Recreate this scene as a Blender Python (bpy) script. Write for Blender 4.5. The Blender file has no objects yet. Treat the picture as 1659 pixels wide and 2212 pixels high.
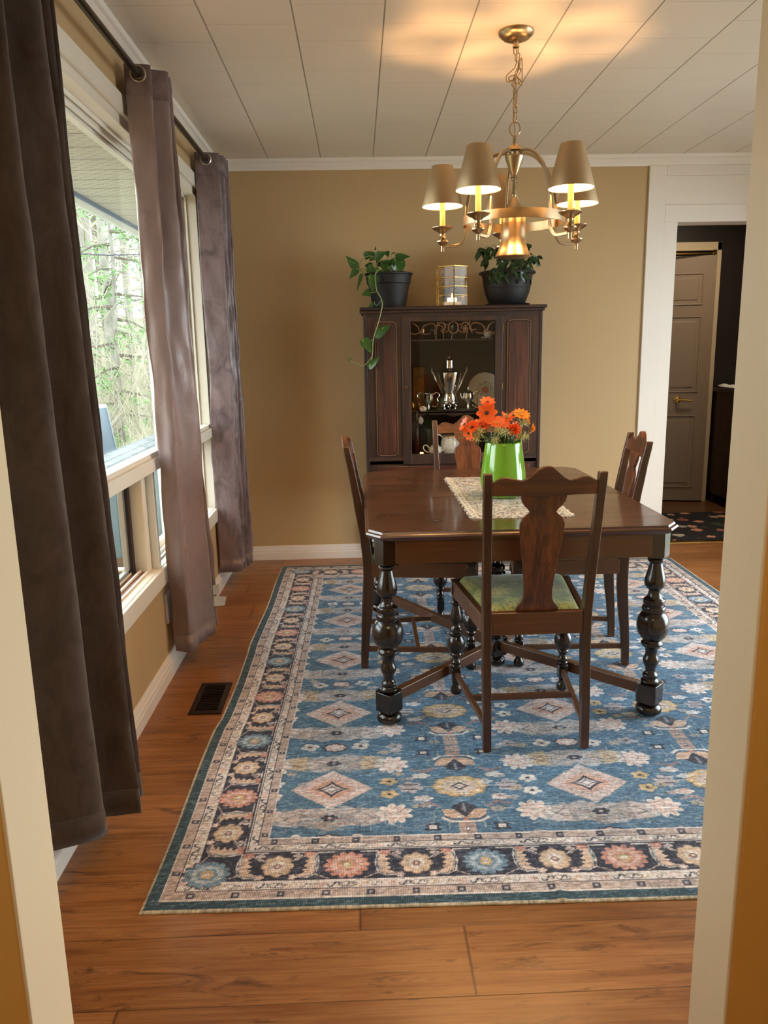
import bpy, math, random
import numpy as np
from mathutils import Vector, Matrix, noise as mnoise
random.seed(7)
PI = math.pi
C = bpy.data.scenes[0].collection if not bpy.context.scene else bpy.context.scene.collection
scene = bpy.context.scene

# ------------------------------------------------------------------ camera
FPX = 1672.93
cam_d = bpy.data.cameras.new('camera'); cam = bpy.data.objects.new('camera', cam_d); C.objects.link(cam)
scene.camera = cam
cam_d.sensor_fit = 'VERTICAL'; cam_d.sensor_height = 36.0; cam_d.lens = FPX / 2212 * 36.0
cam_d.clip_start = 0.05; cam_d.clip_end = 300
_fw = Vector((-56.5, -349.0, FPX)).normalized()
_dn = Vector((155.5, 7994.0, FPX)); _dn = (_dn - _dn.dot(_fw) * _fw).normalized()
_rt = _dn.cross(_fw)
_R = Matrix((_rt, _fw, -_dn))                     # camera (right, down, forward) -> world
cr, cd, cf = _R.col[0], _R.col[1], _R.col[2]
m = Matrix.Identity(4)
for i in range(3):
    m[i][0] = cr[i]; m[i][1] = -cd[i]; m[i][2] = -cf[i]
m[0][3], m[1][3], m[2][3] = 0, 0, 1.316
cam.matrix_world = m

# ------------------------------------------------------------------ world, light, exposure
scene.view_settings.view_transform = 'Standard'
scene.view_settings.look = 'None'
scene.view_settings.gamma = 1.0
scene.view_settings.use_curve_mapping = False
scene.view_settings.exposure = 0.05
SKY = 9.0
w = bpy.data.worlds.new('overcast_sky'); scene.world = w; w.use_nodes = True
wn = w.node_tree.nodes; wl = w.node_tree.links
bg = wn['Background']; bg.inputs[0].default_value = (0.86, 0.94, 1.0, 1); bg.inputs[1].default_value = SKY
BULB = 2100.0

def area(name, loc, rot, sx, sy, power, col):
    d = bpy.data.lights.new(name, 'AREA'); d.shape = 'RECTANGLE'; d.size = sx; d.size_y = sy
    d.energy = power; d.color = col
    o = bpy.data.objects.new(name, d); C.objects.link(o); o.location = loc; o.rotation_euler = rot
    return o
area('kitchen_ceiling_light', (0.25, -0.15, 2.38), (0, 0, 0), 1.1, 0.5, 22, (1.0, 0.76, 0.48))
area('hall_fill_light', (2.6, 5.6, 2.38), (0, 0, 0), 0.3, 0.3, 13, (1.0, 0.80, 0.56))  # added fill lamp, no fitting known; lifts the dark hall and door
area('living_room_window_light', (3.25, 2.95, 1.25), (0, math.radians(90), 0), 1.9, 2.0, 34, (0.84, 0.92, 1.0))

# ------------------------------------------------------------------ colour helpers
def s2l(c): return c / 12.92 if c <= 0.04045 else ((c + 0.055) / 1.055) ** 2.4
def rgb(r, g, b): return (s2l(r / 255), s2l(g / 255), s2l(b / 255), 1)

# ------------------------------------------------------------------ materials
MATS = {}
class NT:
    def __init__(s, name):
        s.m = bpy.data.materials.new(name); s.m.use_nodes = True
        s.t = s.m.node_tree; s.n = s.t.nodes; s.l = s.t.links
        s.p = s.n['Principled BSDF']; s.out = s.n['Material Output']
    def new(s, t, **k):
        n = s.n.new(t)
        for a, b in k.items(): setattr(n, a, b)
        return n
    def link(s, a, b): s.l.new(a, b)
    def set(s, **k):
        names = dict(col='Base Color', rough='Roughness', metal='Metallic', coat='Coat Weight', coatr='Coat Roughness',
                     sheen='Sheen Weight', sheenr='Sheen Roughness', spec='Specular IOR Level', trans='Transmission Weight', ior='IOR',
                     sheent='Sheen Tint', sub='Subsurface Weight', emc='Emission Color', ems='Emission Strength', aniso='Anisotropic')
        for a, b in k.items(): s.p.inputs[names[a]].default_value = b
    def coords(s, scale=(1, 1, 1), rot=(0, 0, 0), kind='Object'):
        tc = s.new('ShaderNodeTexCoord'); mp = s.new('ShaderNodeMapping')
        mp.inputs['Scale'].default_value = scale; mp.inputs['Rotation'].default_value = rot
        s.link(tc.outputs[kind], mp.inputs[0]); return mp.outputs[0]
    def noise(s, vec, scale, detail=4, rough=0.55, dist=0.0):
        n = s.new('ShaderNodeTexNoise'); n.inputs['Scale'].default_value = scale; n.inputs['Detail'].default_value = detail
        n.inputs['Roughness'].default_value = rough; n.inputs['Distortion'].default_value = dist
        s.link(vec, n.inputs['Vector']); return n.outputs['Fac']
    def ramp(s, fac, stops):
        r = s.new('ShaderNodeValToRGB'); e = r.color_ramp.elements
        while len(e) < len(stops): e.new(0.5)
        for i, (p, c) in enumerate(stops): e[i].position = p; e[i].color = c if len(c) == 4 else (*c, 1)
        s.link(fac, r.inputs[0]); return r.outputs[0]
    def mix(s, fac, a, b, mode='MIX'):
        n = s.new('ShaderNodeMix', data_type='RGBA', blend_type=mode)
        for sock, v in ((n.inputs[0], fac), (n.inputs[6], a), (n.inputs[7], b)):
            if hasattr(v, 'default_value') and not isinstance(v, (int, float, tuple)): s.link(v, sock)
            else: sock.default_value = v
        return n.outputs[2]
    def math(s, op, a, b=None, c=None):
        n = s.new('ShaderNodeMath', operation=op)
        for i, v in enumerate((a, b, c)):
            if v is None: continue
            if isinstance(v, (int, float)): n.inputs[i].default_value = v
            else: s.link(v, n.inputs[i])
        return n.outputs[0]
    def bump(s, h, strength, dist=0.01):
        b = s.new('ShaderNodeBump'); b.inputs['Strength'].default_value = strength; b.inputs['Distance'].default_value = dist
        s.link(h, b.inputs['Height']); s.link(b.outputs[0], s.p.inputs['Normal'])

def simple(name, col, rough=0.5, metal=0.0, bump=None, var=None, **k):
    if name in MATS: return MATS[name]
    t = NT(name); t.set(col=col, rough=rough, metal=metal, **k)
    v = t.coords()
    if var:
        f = t.noise(v, var[0], 4)
        a = tuple(x * (1 - var[1]) for x in col[:3]) + (1,); b = tuple(min(1, x * (1 + var[1])) for x in col[:3]) + (1,)
        t.link(t.ramp(f, [(0.3, a), (0.7, b)]), t.p.inputs['Base Color'])
    if bump: t.bump(t.noise(v, bump[0], 3), bump[1], bump[2] if len(bump) > 2 else 0.002)
    MATS[name] = t.m; return t.m

def wood(name, axis, dark, mid, light, rough=0.35, coat=0.25, scale=1.0, wear=0.0):
    """stained wood with the grain along one axis of the piece"""
    if name in MATS: return MATS[name]
    t = NT(name)
    sc = [26 * scale, 26 * scale, 26 * scale]; sc['xyz'.index(axis)] = 1.3 * scale
    v = t.coords(tuple(sc))
    f = t.noise(v, 1.0, 5, 0.6, 0.6)
    sc2 = [150 * scale] * 3; sc2['xyz'.index(axis)] = 4 * scale
    f2 = t.noise(t.coords(tuple(sc2)), 1.0, 3, 0.6)
    base = t.ramp(f, [(0.3, dark), (0.5, mid), (0.72, light)])
    fine = t.ramp(f2, [(0.40, (0.30, 0.27, 0.25, 1)), (0.58, (1.1, 1.1, 1.1, 1))])
    c = t.mix(0.75, base, fine, 'MULTIPLY')
    if wear:
        g = t.new('ShaderNodeNewGeometry'); pr = t.ramp(g.outputs['Pointiness'], [(0.52, (0, 0, 0, 1)), (0.62, (1, 1, 1, 1))])
        c = t.mix(t.math('MULTIPLY', pr, wear), c, rgb(150, 92, 48))
    t.link(c, t.p.inputs['Base Color'])
    rr = t.noise(t.coords(), 9, 3); t.link(t.math('MULTIPLY_ADD', rr, 0.22, rough - 0.11), t.p.inputs['Roughness'])
    t.set(coat=coat, coatr=0.18)
    t.bump(f2, 0.12, 0.001)
    MATS[name] = t.m; return t.m

D1, D2, D3 = rgb(24, 15, 10), rgb(48, 29, 18), rgb(74, 45, 27)
def W(axis): return wood('dark_oak_' + axis, axis, D1, D2, D3, 0.36, 0.3, 1, 0.5)
def WC(axis): return wood('cabinet_oak_' + axis, axis, rgb(26, 14, 9), rgb(50, 27, 15), rgb(76, 41, 21), 0.5, 0.1)
def WS(): return wood('splat_oak', 'z', rgb(36, 18, 10), rgb(92, 49, 26), rgb(126, 72, 38), 0.38, 0.25, 0.9, 0.4)
def WP(): return wood('cabinet_panel_oak', 'z', rgb(38, 18, 10), rgb(70, 34, 17), rgb(100, 50, 24), 0.5, 0.1, 1.1)
LEG = simple('black_brown_turned_wood', rgb(30, 20, 14), 0.26, var=(14, 0.5), coat=0.5, coatr=0.12)
WALL = simple('tan_wall_paint', rgb(184, 156, 113), 0.6, bump=(260, 0.12, 0.001), var=(1.5, 0.02))
WALL_LAMPLIT = simple('lamplit_ochre_wall_paint', rgb(214, 166, 84), 0.6, bump=(160, 0.2, 0.001), var=(2, 0.03))  # wall tone with the kitchen lamp's warm light put into its colour
CREAM = simple('cream_reveal_paint', rgb(226, 208, 172), 0.45, bump=(90, 0.15, 0.002))
WHITE = simple('white_trim_paint', rgb(226, 218, 208), 0.38, bump=(60, 0.05, 0.001))
CASE = simple('cream_casing_paint', rgb(222, 214, 198), 0.4, bump=(60, 0.05, 0.001))
VINYL = simple('white_window_vinyl', rgb(238, 238, 228), 0.35)
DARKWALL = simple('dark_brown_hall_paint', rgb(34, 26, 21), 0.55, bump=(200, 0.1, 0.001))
DOORP = simple('grey_taupe_door_paint', rgb(138, 120, 102), 0.42)
BRASS = simple('brushed_brass', rgb(205, 165, 90), 0.25, 1.0)
BNICK = simple('antique_brushed_nickel', rgb(178, 156, 122), 0.3, 1.0, aniso=0.5)
SILVER = simple('polished_silver', rgb(215, 212, 205), 0.1, 1.0)
BLACKP = simple('black_plastic', rgb(14, 12, 13), 0.6, bump=(120, 0.1, 0.001))
PORC = simple('white_porcelain', rgb(228, 222, 212), 0.15)
GOLDRIM = simple('gold_paint', rgb(200, 150, 70), 0.3, 0.8)
ROD = simple('bronze_rod_metal', rgb(70, 62, 52), 0.3, 0.9)
GROM = simple('satin_grommet_metal', rgb(176, 168, 158), 0.28, 1.0)
GREEN_V = simple('lime_green_glaze', rgb(112, 164, 42), 0.12, coat=0.6, coatr=0.05)
SOIL = simple('potting_soil', rgb(40, 30, 22), 0.9, bump=(90, 0.8, 0.01))
STEM = simple('pale_green_stem', rgb(128, 138, 72), 0.5)
STEMD = simple('green_stem', rgb(70, 104, 44), 0.5)
VENT = simple('dark_bronze_vent_metal', rgb(48, 34, 26), 0.4, 0.5)
VOID = simple('duct_shade_and_seam_black', rgb(8, 7, 6), 0.9)
TAG = simple('white_label_cloth', rgb(225, 228, 222), 0.7)
PLATE = simple('grey_white_wall_plate', rgb(176, 172, 172), 0.4)
CANDLE = simple('ivory_candle_sleeve', rgb(240, 214, 150), 0.5, sub=0.2)
REDCLOTH = simple('dark_red_cloth', rgb(84, 26, 26), 0.85)
GRASS_T = simple('clear_ribbon', rgb(200, 190, 170), 0.5)

def glass_mat(name, tint=(1, 1, 1, 1), gl=1.0):
    if name in MATS: return MATS[name]
    m = bpy.data.materials.new(name); m.use_nodes = True; n = m.node_tree.nodes; l = m.node_tree.links
    n.clear(); o = n.new('ShaderNodeOutputMaterial'); mx = n.new('ShaderNodeMixShader')
    tr = n.new('ShaderNodeBsdfTransparent'); g = n.new('ShaderNodeBsdfGlossy'); fr = n.new('ShaderNodeLayerWeight')
    tr.inputs[0].default_value = tint; g.inputs['Roughness'].default_value = 0.02
    fr.inputs[0].default_value = 0.5
    p5 = n.new('ShaderNodeMath'); p5.operation = 'POWER'; p5.inputs[1].default_value = 5.0
    mu = n.new('ShaderNodeMath'); mu.operation = 'MULTIPLY_ADD'; mu.inputs[1].default_value = 0.9 * gl; mu.inputs[2].default_value = 0.04 * gl
    l.new(fr.outputs['Facing'], p5.inputs[0]); l.new(p5.outputs[0], mu.inputs[0]); l.new(mu.outputs[0], mx.inputs[0])
    l.new(tr.outputs[0], mx.inputs[1]); l.new(g.outputs[0], mx.inputs[2]); l.new(mx.outputs[0], o.inputs[0])
    MATS[name] = m; return m
PANE = glass_mat('window_glass', (0.97, 0.99, 0.98, 1), 0.4)
CGLASS = glass_mat('cabinet_glass', (0.95, 0.95, 0.94, 1), 0.6)
LGLASS = glass_mat('lantern_glass', (0.98, 0.97, 0.94, 1), 0.3)

def emis(name, col, st):
    t = NT(name); t.set(col=(0, 0, 0, 1), emc=col, ems=st); return t.m
BULBM = emis('warm_bulb', (1.0, 0.54, 0.21, 1), BULB)
FLAME = emis('candle_flame', (1.0, 0.62, 0.22, 1), 25)
GLOWC = emis('tealight_glow', (1.0, 0.62, 0.25, 1), 4.0)

def fabric(name, col, rough, sheen, transl, bumps, crush=0.0):
    t = NT(name); t.set(col=col, rough=rough, sheen=sheen, sheenr=0.35, spec=0.4)
    v = t.coords(); h = t.noise(v, bumps[0], 5, 0.6, 0.3)
    if crush:
        hv = t.noise(t.coords((1, 1, 0.5)), 14, 5, 0.65, 1.2)
        c = t.ramp(hv, [(0.32, tuple(x * (1 - crush) for x in col[:3]) + (1,)), (0.62, tuple(min(1, x * (1 + crush)) for x in col[:3]) + (1,))])
        t.link(c, t.p.inputs['Base Color'])
        t.link(t.ramp(hv, [(0.35, (rough + .2,) * 3 + (1,)), (0.65, (max(0.1, rough - .12),) * 3 + (1,))]), t.p.inputs['Roughness'])
        h = t.math('ADD', h, hv)
    t.bump(h, bumps[1], 0.004)
    if transl:
        tb = t.new('ShaderNodeBsdfTranslucent'); tb.inputs[0].default_value = tuple(min(1, x * 2.0) for x in col[:3]) + (1,)
        mx = t.new('ShaderNodeMixShader'); mx.inputs[0].default_value = transl
        t.link(t.p.outputs[0], mx.inputs[1]); t.link(tb.outputs[0], mx.inputs[2]); t.link(mx.outputs[0], t.out.inputs[0])
    return t.m
CURT_A = fabric('dark_taupe_velvet', rgb(78, 64, 55), 0.8, 0.3, 0.0, (220, 0.25), 0.12)
CURT_B = fabric('taupe_curtain_lining', rgb(138, 120, 118), 0.34, 0.3, 0.14, (9, 0.25), 0.10)
CURT_C = fabric('plum_brown_crushed_velvet', rgb(112, 95, 95), 0.3, 0.9, 0.08, (30, 0.6), 0.42)
CURT_B_SHADED = fabric('shaded_heading_cloth', rgb(112, 95, 92), 0.6, 0.3, 0.0, (60, 0.4), 0.3)  # heading of the middle curtain, coloured darker for the shade at its top

def seat_mat():
    t = NT('green_damask_seat'); v = t.coords((1, 1, .3))
    n1 = t.noise(v, 24, 3, 0.55, 3.0)
    lines = t.math('ABSOLUTE', t.math('SUBTRACT', n1, 0.5))
    c0 = t.ramp(t.noise(v, 9, 3), [(0.35, rgb(84, 104, 34)), (0.52, rgb(146, 146, 62)), (0.66, rgb(178, 162, 88))])
    c = t.mix(t.ramp(lines, [(0.0, (1, 1, 1, 1)), (0.045, (0, 0, 0, 1))]), c0, rgb(44, 58, 18))
    t.link(c, t.p.inputs['Base Color']); t.set(rough=0.7, sheen=0.3); t.bump(n1, 0.5, 0.003); return t.m
SEAT = seat_mat()

def ceiling_mat():
    t = NT('painted_ceiling_tile'); tc = t.new('ShaderNodeTexCoord'); sp = t.new('ShaderNodeSeparateXYZ'); t.link(tc.outputs['Object'], sp.inputs[0])
    P = 0.3048
    u = t.math('DIVIDE', t.math('ADD', sp.outputs[0], 0.493 + P * 20), P)
    fu = t.math('FRACT', u); iu = t.math('FLOOR', u)
    odd = t.math('MODULO', iu, 2.0)
    v = t.math('ADD', t.math('DIVIDE', t.math('SUBTRACT', sp.outputs[1], 2.95 - P * 20), P), t.math('MULTIPLY', odd, 0.5))
    fv = t.math('FRACT', v)
    du = t.math('MINIMUM', fu, t.math('SUBTRACT', 1.0, fu)); dv = t.math('MINIMUM', fv, t.math('SUBTRACT', 1.0, fv))
    ju = t.ramp(du, [(0.0, (1, 1, 1, 1)), (0.013, (0, 0, 0, 1))]); jv = t.ramp(dv, [(0.0, (1, 1, 1, 1)), (0.012, (0, 0, 0, 1))])
    base = t.ramp(t.noise(tc.outputs['Object'], 1.3, 3), [(0.3, rgb(216, 206, 192)), (0.7, rgb(224, 214, 200))])
    c = t.mix(t.math('MULTIPLY', ju, 0.9), base, rgb(84, 66, 46)); c = t.mix(t.math('MULTIPLY', jv, 0.35), c, rgb(150, 132, 110))
    t.link(c, t.p.inputs['Base Color']); t.set(rough=0.5)
    t.bump(t.math('SUBTRACT', t.math('MULTIPLY', t.noise(tc.outputs['Object'], 180, 2), 0.06), t.math('MAXIMUM', ju, t.math('MULTIPLY', jv, 0.5))), 0.5, 0.002)
    return t.m
CEIL = ceiling_mat()

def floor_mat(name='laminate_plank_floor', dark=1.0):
    t = NT(name); tc = t.new('ShaderNodeTexCoord'); sp = t.new('ShaderNodeSeparateXYZ'); t.link(tc.outputs['Object'], sp.inputs[0])
    PW = 0.2; PL = 1.22
    v = t.math('DIVIDE', t.math('ADD', sp.outputs[1], 10 * PW - 0.162 + PW), PW); iv = t.math('FLOOR', v); fv = t.math('FRACT', v)
    wn_ = t.new('ShaderNodeTexWhiteNoise', noise_dimensions='1D'); t.link(iv, wn_.inputs['W'])
    u = t.math('ADD', t.math('DIVIDE', t.math('ADD', sp.outputs[0], 10 * PL), PL), wn_.outputs['Value']); iu = t.math('FLOOR', u); fu = t.math('FRACT', u)
    cmb = t.new('ShaderNodeCombineXYZ'); t.link(iu, cmb.inputs[0]); t.link(iv, cmb.inputs[1])
    wn2 = t.new('ShaderNodeTexWhiteNoise', noise_dimensions='2D'); t.link(cmb.outputs[0], wn2.inputs['Vector'])
    cm2 = t.new('ShaderNodeCombineXYZ'); t.link(sp.outputs[0], cm2.inputs[0]); t.link(t.math('MULTIPLY', sp.outputs[1], 9.0), cm2.inputs[1]); t.link(t.math('MULTIPLY', wn2.outputs['Value'], 40.0), cm2.inputs[2])
    g1 = t.noise(cm2.outputs[0], 1.8, 6, 0.62, 0.8)
    cm3 = t.new('ShaderNodeCombineXYZ'); t.link(t.math('MULTIPLY', sp.outputs[0], 3.0), cm3.inputs[0]); t.link(t.math('MULTIPLY', sp.outputs[1], 90.0), cm3.inputs[1]); t.link(wn2.outputs['Value'], cm3.inputs[2])
    g2 = t.noise(cm3.outputs[0], 1.5, 4, 0.65)
    cm4 = t.new('ShaderNodeCombineXYZ'); t.link(t.math('MULTIPLY', sp.outputs[0], 5.0), cm4.inputs[0]); t.link(t.math('MULTIPLY', sp.outputs[1], 22.0), cm4.inputs[1]); t.link(t.math('MULTIPLY', wn2.outputs['Value'], 23.0), cm4.inputs[2])
    kn = t.noise(cm4.outputs[0], 0.85, 5, 0.7, 1.4)
    b = t.ramp(g1, [(0.28, rgb(120, 76, 44)), (0.45, rgb(158, 106, 62)), (0.6, rgb(174, 122, 76)), (0.78, rgb(140, 94, 58))])
    b = t.mix(t.ramp(g2, [(0.35, (0.55, 0.55, 0.55, 1)), (0.6, (0, 0, 0, 1))]), b, rgb(112, 64, 32))
    b = t.mix(t.ramp(kn, [(0.56, (0, 0, 0, 1)), (0.70, (0.85, 0.85, 0.85, 1))]), b, rgb(66, 40, 26))
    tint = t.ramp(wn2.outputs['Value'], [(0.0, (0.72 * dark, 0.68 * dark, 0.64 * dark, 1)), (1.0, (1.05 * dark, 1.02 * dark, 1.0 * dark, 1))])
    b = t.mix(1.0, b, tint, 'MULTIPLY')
    dv = t.math('MINIMUM', fv, t.math('SUBTRACT', 1.0, fv)); du = t.math('MINIMUM', fu, t.math('SUBTRACT', 1.0, fu))
    j = t.math('MAXIMUM', t.ramp(dv, [(0.0, (1, 1, 1, 1)), (0.009, (0, 0, 0, 1))]), t.ramp(du, [(0.0, (1, 1, 1, 1)), (0.0016, (0, 0, 0, 1))]))
    b = t.mix(t.math('MULTIPLY', j, 0.8), b, rgb(40, 22, 12))
    t.link(b, t.p.inputs['Base Color'])
    t.link(t.math('MULTIPLY_ADD', g2, 0.12, 0.26), t.p.inputs['Roughness'])
    t.bump(t.math('SUBTRACT', t.math('MULTIPLY', g2, 0.25), j), 0.25, 0.001); return t.m
FLOOR = floor_mat()
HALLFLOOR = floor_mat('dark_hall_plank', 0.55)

# ------------------------------------------------------------------ mesh building
class M:
    def __init__(s): s.v = []; s.f = []; s.mi = []; s.cm = 0
    def add(s, vs, fs):
        b = len(s.v); s.v += [tuple(v) for v in vs]; s.f += [tuple(i + b for i in f) for f in fs]; s.mi += [s.cm] * len(fs); return s
    def box(s, cx, cy, cz, sx, sy, sz, rot=None):
        vs = [Vector((x * sx / 2, y * sy / 2, z * sz / 2)) for x in (-1, 1) for y in (-1, 1) for z in (-1, 1)]
        if rot is not None:
            R = rot if isinstance(rot, Matrix) else Matrix.Rotation(rot, 3, 'Z'); vs = [R @ v for v in vs]
        c = Vector((cx, cy, cz)); vs = [v + c for v in vs]
        return s.add(vs, [(0, 1, 3, 2), (4, 6, 7, 5), (0, 4, 5, 1), (2, 3, 7, 6), (0, 2, 6, 4), (1, 5, 7, 3)])
    def bx(s, x0, x1, y0, y1, z0, z1): return s.box((x0 + x1) / 2, (y0 + y1) / 2, (z0 + z1) / 2, x1 - x0, y1 - y0, z1 - z0)
    def lathe(s, prof, o=(0, 0, 0), n=24, axis=None, closed=False, cap=True, wob=None):
        """prof: (r, z) list bottom to top"""
        o = Vector(o); R = axis if axis is not None else Matrix.Identity(3); vs = []
        for r, z in prof:
            for k in range(n):
                a = 2 * PI * k / n; rr = r * (wob(a, z) if wob else 1)
                vs.append(o + R @ Vector((rr * math.cos(a), rr * math.sin(a), z)))
        fs = []; m_ = len(prof)
        for i in range(m_ - 1 + (1 if closed else 0)):
            j = (i + 1) % m_
            for k in range(n): k2 = (k + 1) % n; fs.append((i * n + k, i * n + k2, j * n + k2, j * n + k))
        if cap and not closed:
            fs.append(tuple(reversed(range(n)))); fs.append(tuple(range((m_ - 1) * n, m_ * n)))
        return s.add(vs, fs)
    def tube(s, pts, r, n=8, closed=False, caps=True):
        pts = [Vector(p) for p in pts]; rs = r if isinstance(r, (list, tuple)) else [r] * len(pts)
        vs = []; up = None; N = len(pts)
        for i, p in enumerate(pts):
            a = pts[i - 1] if (i > 0 or closed) else p; b = pts[(i + 1) % N] if (i < N - 1 or closed) else p
            t = (b - a); t = t.normalized() if t.length > 1e-9 else Vector((0, 0, 1))
            if up is None: up = t.orthogonal().normalized()
            up = (up - up.dot(t) * t); up = up.normalized() if up.length > 1e-6 else t.orthogonal().normalized()
            sd = t.cross(up)
            for k in range(n):
                an = 2 * PI * k / n; vs.append(p + (up * math.cos(an) + sd * math.sin(an)) * rs[i])
        fs = []
        for i in range(N - (0 if closed else 1)):
            j = (i + 1) % N
            for k in range(n): k2 = (k + 1) % n; fs.append((i * n + k, i * n + k2, j * n + k2, j * n + k))
        if caps and not closed: fs.append(tuple(reversed(range(n)))); fs.append(tuple(range((N - 1) * n, N * n)))
        return s.add(vs, fs)
    def sweep(s, pts, w, h, up=(0, 0, 1), closed=False):
        """rectangular section along a path: w across, h along up"""
        pts = [Vector(p) for p in pts]; up0 = Vector(up); vs = []; N = len(pts)
        ws = w if isinstance(w, (list, tuple)) else [w] * N; hs = h if isinstance(h, (list, tuple)) else [h] * N
        for i, p in enumerate(pts):
            a = pts[i - 1] if (i > 0 or closed) else p; b = pts[(i + 1) % N] if (i < N - 1 or closed) else p
            t = (b - a).normalized(); sd = t.cross(up0).normalized(); u = sd.cross(t)
            for q, e in ((-1, -1), (1, -1), (1, 1), (-1, 1)): vs.append(p + sd * q * ws[i] / 2 + u * e * hs[i] / 2)
        fs = []
        for i in range(N - (0 if closed else 1)):
            j = (i + 1) % N
            for k in range(4): k2 = (k + 1) % 4; fs.append((i * 4 + k, i * 4 + k2, j * 4 + k2, j * 4 + k))
        if not closed: fs.append((3, 2, 1, 0)); e = (N - 1) * 4; fs.append((e, e + 1, e + 2, e + 3))
        return s.add(vs, fs)
    def prism(s, pts, d0, d1, plane='xz'):
        """outline extruded along the remaining axis"""
        def P(a, b, d): return {'xz': (a, d, b), 'yz': (d, a, b), 'xy': (a, b, d)}[plane]
        n = len(pts); vs = [P(a, b, d0) for a, b in pts] + [P(a, b, d1) for a, b in pts]
        fs = [(i, (i + 1) % n, n + (i + 1) % n, n + i) for i in range(n)] + [tuple(reversed(range(n))), tuple(range(n, 2 * n))]
        return s.add(vs, fs)
    def xf(s, mat, start=0):
        s.v = s.v[:start] + [tuple(mat @ Vector(v)) for v in s.v[start:]]; return s
    def build(s, name, mat, parent=None, smooth=True, bevel=0.0, seg=2, ang=35, fix=True):
        me = bpy.data.meshes.new(name); me.from_pydata(s.v, [], s.f)
        mats = mat if isinstance(mat, (list, tuple)) else [mat]
        for q in mats: me.materials.append(q)
        if len(mats) > 1: me.polygons.foreach_set('material_index', s.mi)
        me.update()
        if fix:
            import bmesh
            b = bmesh.new(); b.from_mesh(me); bmesh.ops.recalc_face_normals(b, faces=b.faces); b.to_mesh(me); b.free()
        if smooth:
            me.polygons.foreach_set('use_smooth', [True] * len(me.polygons)); me.set_sharp_from_angle(angle=math.radians(ang))
        o = bpy.data.objects.new(name, me); C.objects.link(o)
        if parent is not None: o.parent = parent
        if bevel:
            md = o.modifiers.new('bevel', 'BEVEL'); md.width = bevel; md.segments = seg; md.limit_method = 'ANGLE'; md.angle_limit = math.radians(40)
        return o

def tag(o, label, cat, group=None):
    o['label'] = label; o['category'] = cat
    if group: o['group'] = group
    return o
def thing(name, label, cat, loc=(0, 0, 0), rz=0.0, group=None):
    o = bpy.data.objects.new(name, None); C.objects.link(o); o.location = loc; o.rotation_euler = (0, 0, rz)
    o.empty_display_size = 0.05
    return tag(o, label, cat, group)
def struct(o): o['kind'] = 'structure'; return o
def dup(root, loc, rz, label, group=None):
    def cp(o, par):
        c = o.copy(); C.objects.link(c)
        if par is not None: c.parent = par
        for ch in [x for x in C.objects if x.parent == o]: cp(ch, c)
        return c
    r = cp(root, None); r.location = loc; r.rotation_euler = (0, 0, rz); r['label'] = label
    if group: r['group'] = group
    return r
def catmull(P, n=8, closed=False):
    P = [Vector(p) for p in P]; out = []; N = len(P)
    rng = range(N if closed else N - 1)
    for i in rng:
        p0 = P[i - 1] if (i > 0 or closed) else P[0]; p1 = P[i]; p2 = P[(i + 1) % N]; p3 = P[(i + 2) % N] if (i + 2 < N or closed) else P[-1]
        for k in range(n):
            t = k / n
            out.append(0.5 * ((2 * p1) + (p2 - p0) * t + (2 * p0 - 5 * p1 + 4 * p2 - p3) * t * t + (3 * p1 - p0 - 3 * p2 + p3) * t ** 3))
    if not closed: out.append(P[-1])
    return out

# ================================================================== THE ROOM
XW = -0.822; YB = 4.88; ZC = 2.416; XR = 3.0
o = M().bx(-2.4, 3.2, -2.6, 5.02, -0.06, 0.0).build('floor', FLOOR, smooth=False); struct(o)
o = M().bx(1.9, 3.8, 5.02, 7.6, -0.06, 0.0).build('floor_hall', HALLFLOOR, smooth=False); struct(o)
o = M().bx(-0.98, 3.2, 1.13, 5.0, ZC, ZC + 0.08).build('ceiling', CEIL, smooth=False); struct(o)
o = M().bx(-2.4, 3.2, -2.6, 1.13, ZC, ZC + 0.08).build('ceiling_kitchen', CEIL, smooth=False); struct(o)
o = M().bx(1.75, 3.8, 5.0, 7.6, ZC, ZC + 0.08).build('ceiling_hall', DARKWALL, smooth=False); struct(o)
# window wall with its opening
WY0, WY1, WZ0, WZ1 = 1.72, 4.335, 0.455, 2.165
wl_ = M(); XO = -0.97
wl_.bx(XO, XW, 1.13, WY0, 0, ZC); wl_.bx(XO, XW, WY1, YB + .12, 0, ZC); wl_.bx(XO, XW, WY0, WY1, 0, WZ0); wl_.bx(XO, XW, WY0, WY1, WZ1, ZC)
struct(wl_.build('wall_left', WALL, smooth=False))
bw = M(); bw.bx(XW, 1.80, YB, YB + .12, 0, ZC)
struct(bw.build('wall_back', WALL, smooth=False))
bw = M(); bw.bx(1.80, XR + .2, YB + .005, YB + .12, 2.06, ZC)
struct(bw.build('wall_back_header', WHITE, smooth=False))
rw = M(); rw.bx(XR, XR + .12, 1.13, 1.95, 0, ZC); rw.bx(XR, XR + .12, 3.95, YB, 0, ZC); rw.bx(XR, XR + .12, 1.95, 3.95, 2.1, ZC)
struct(rw.build('wall_right', WALL, smooth=False))
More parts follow.
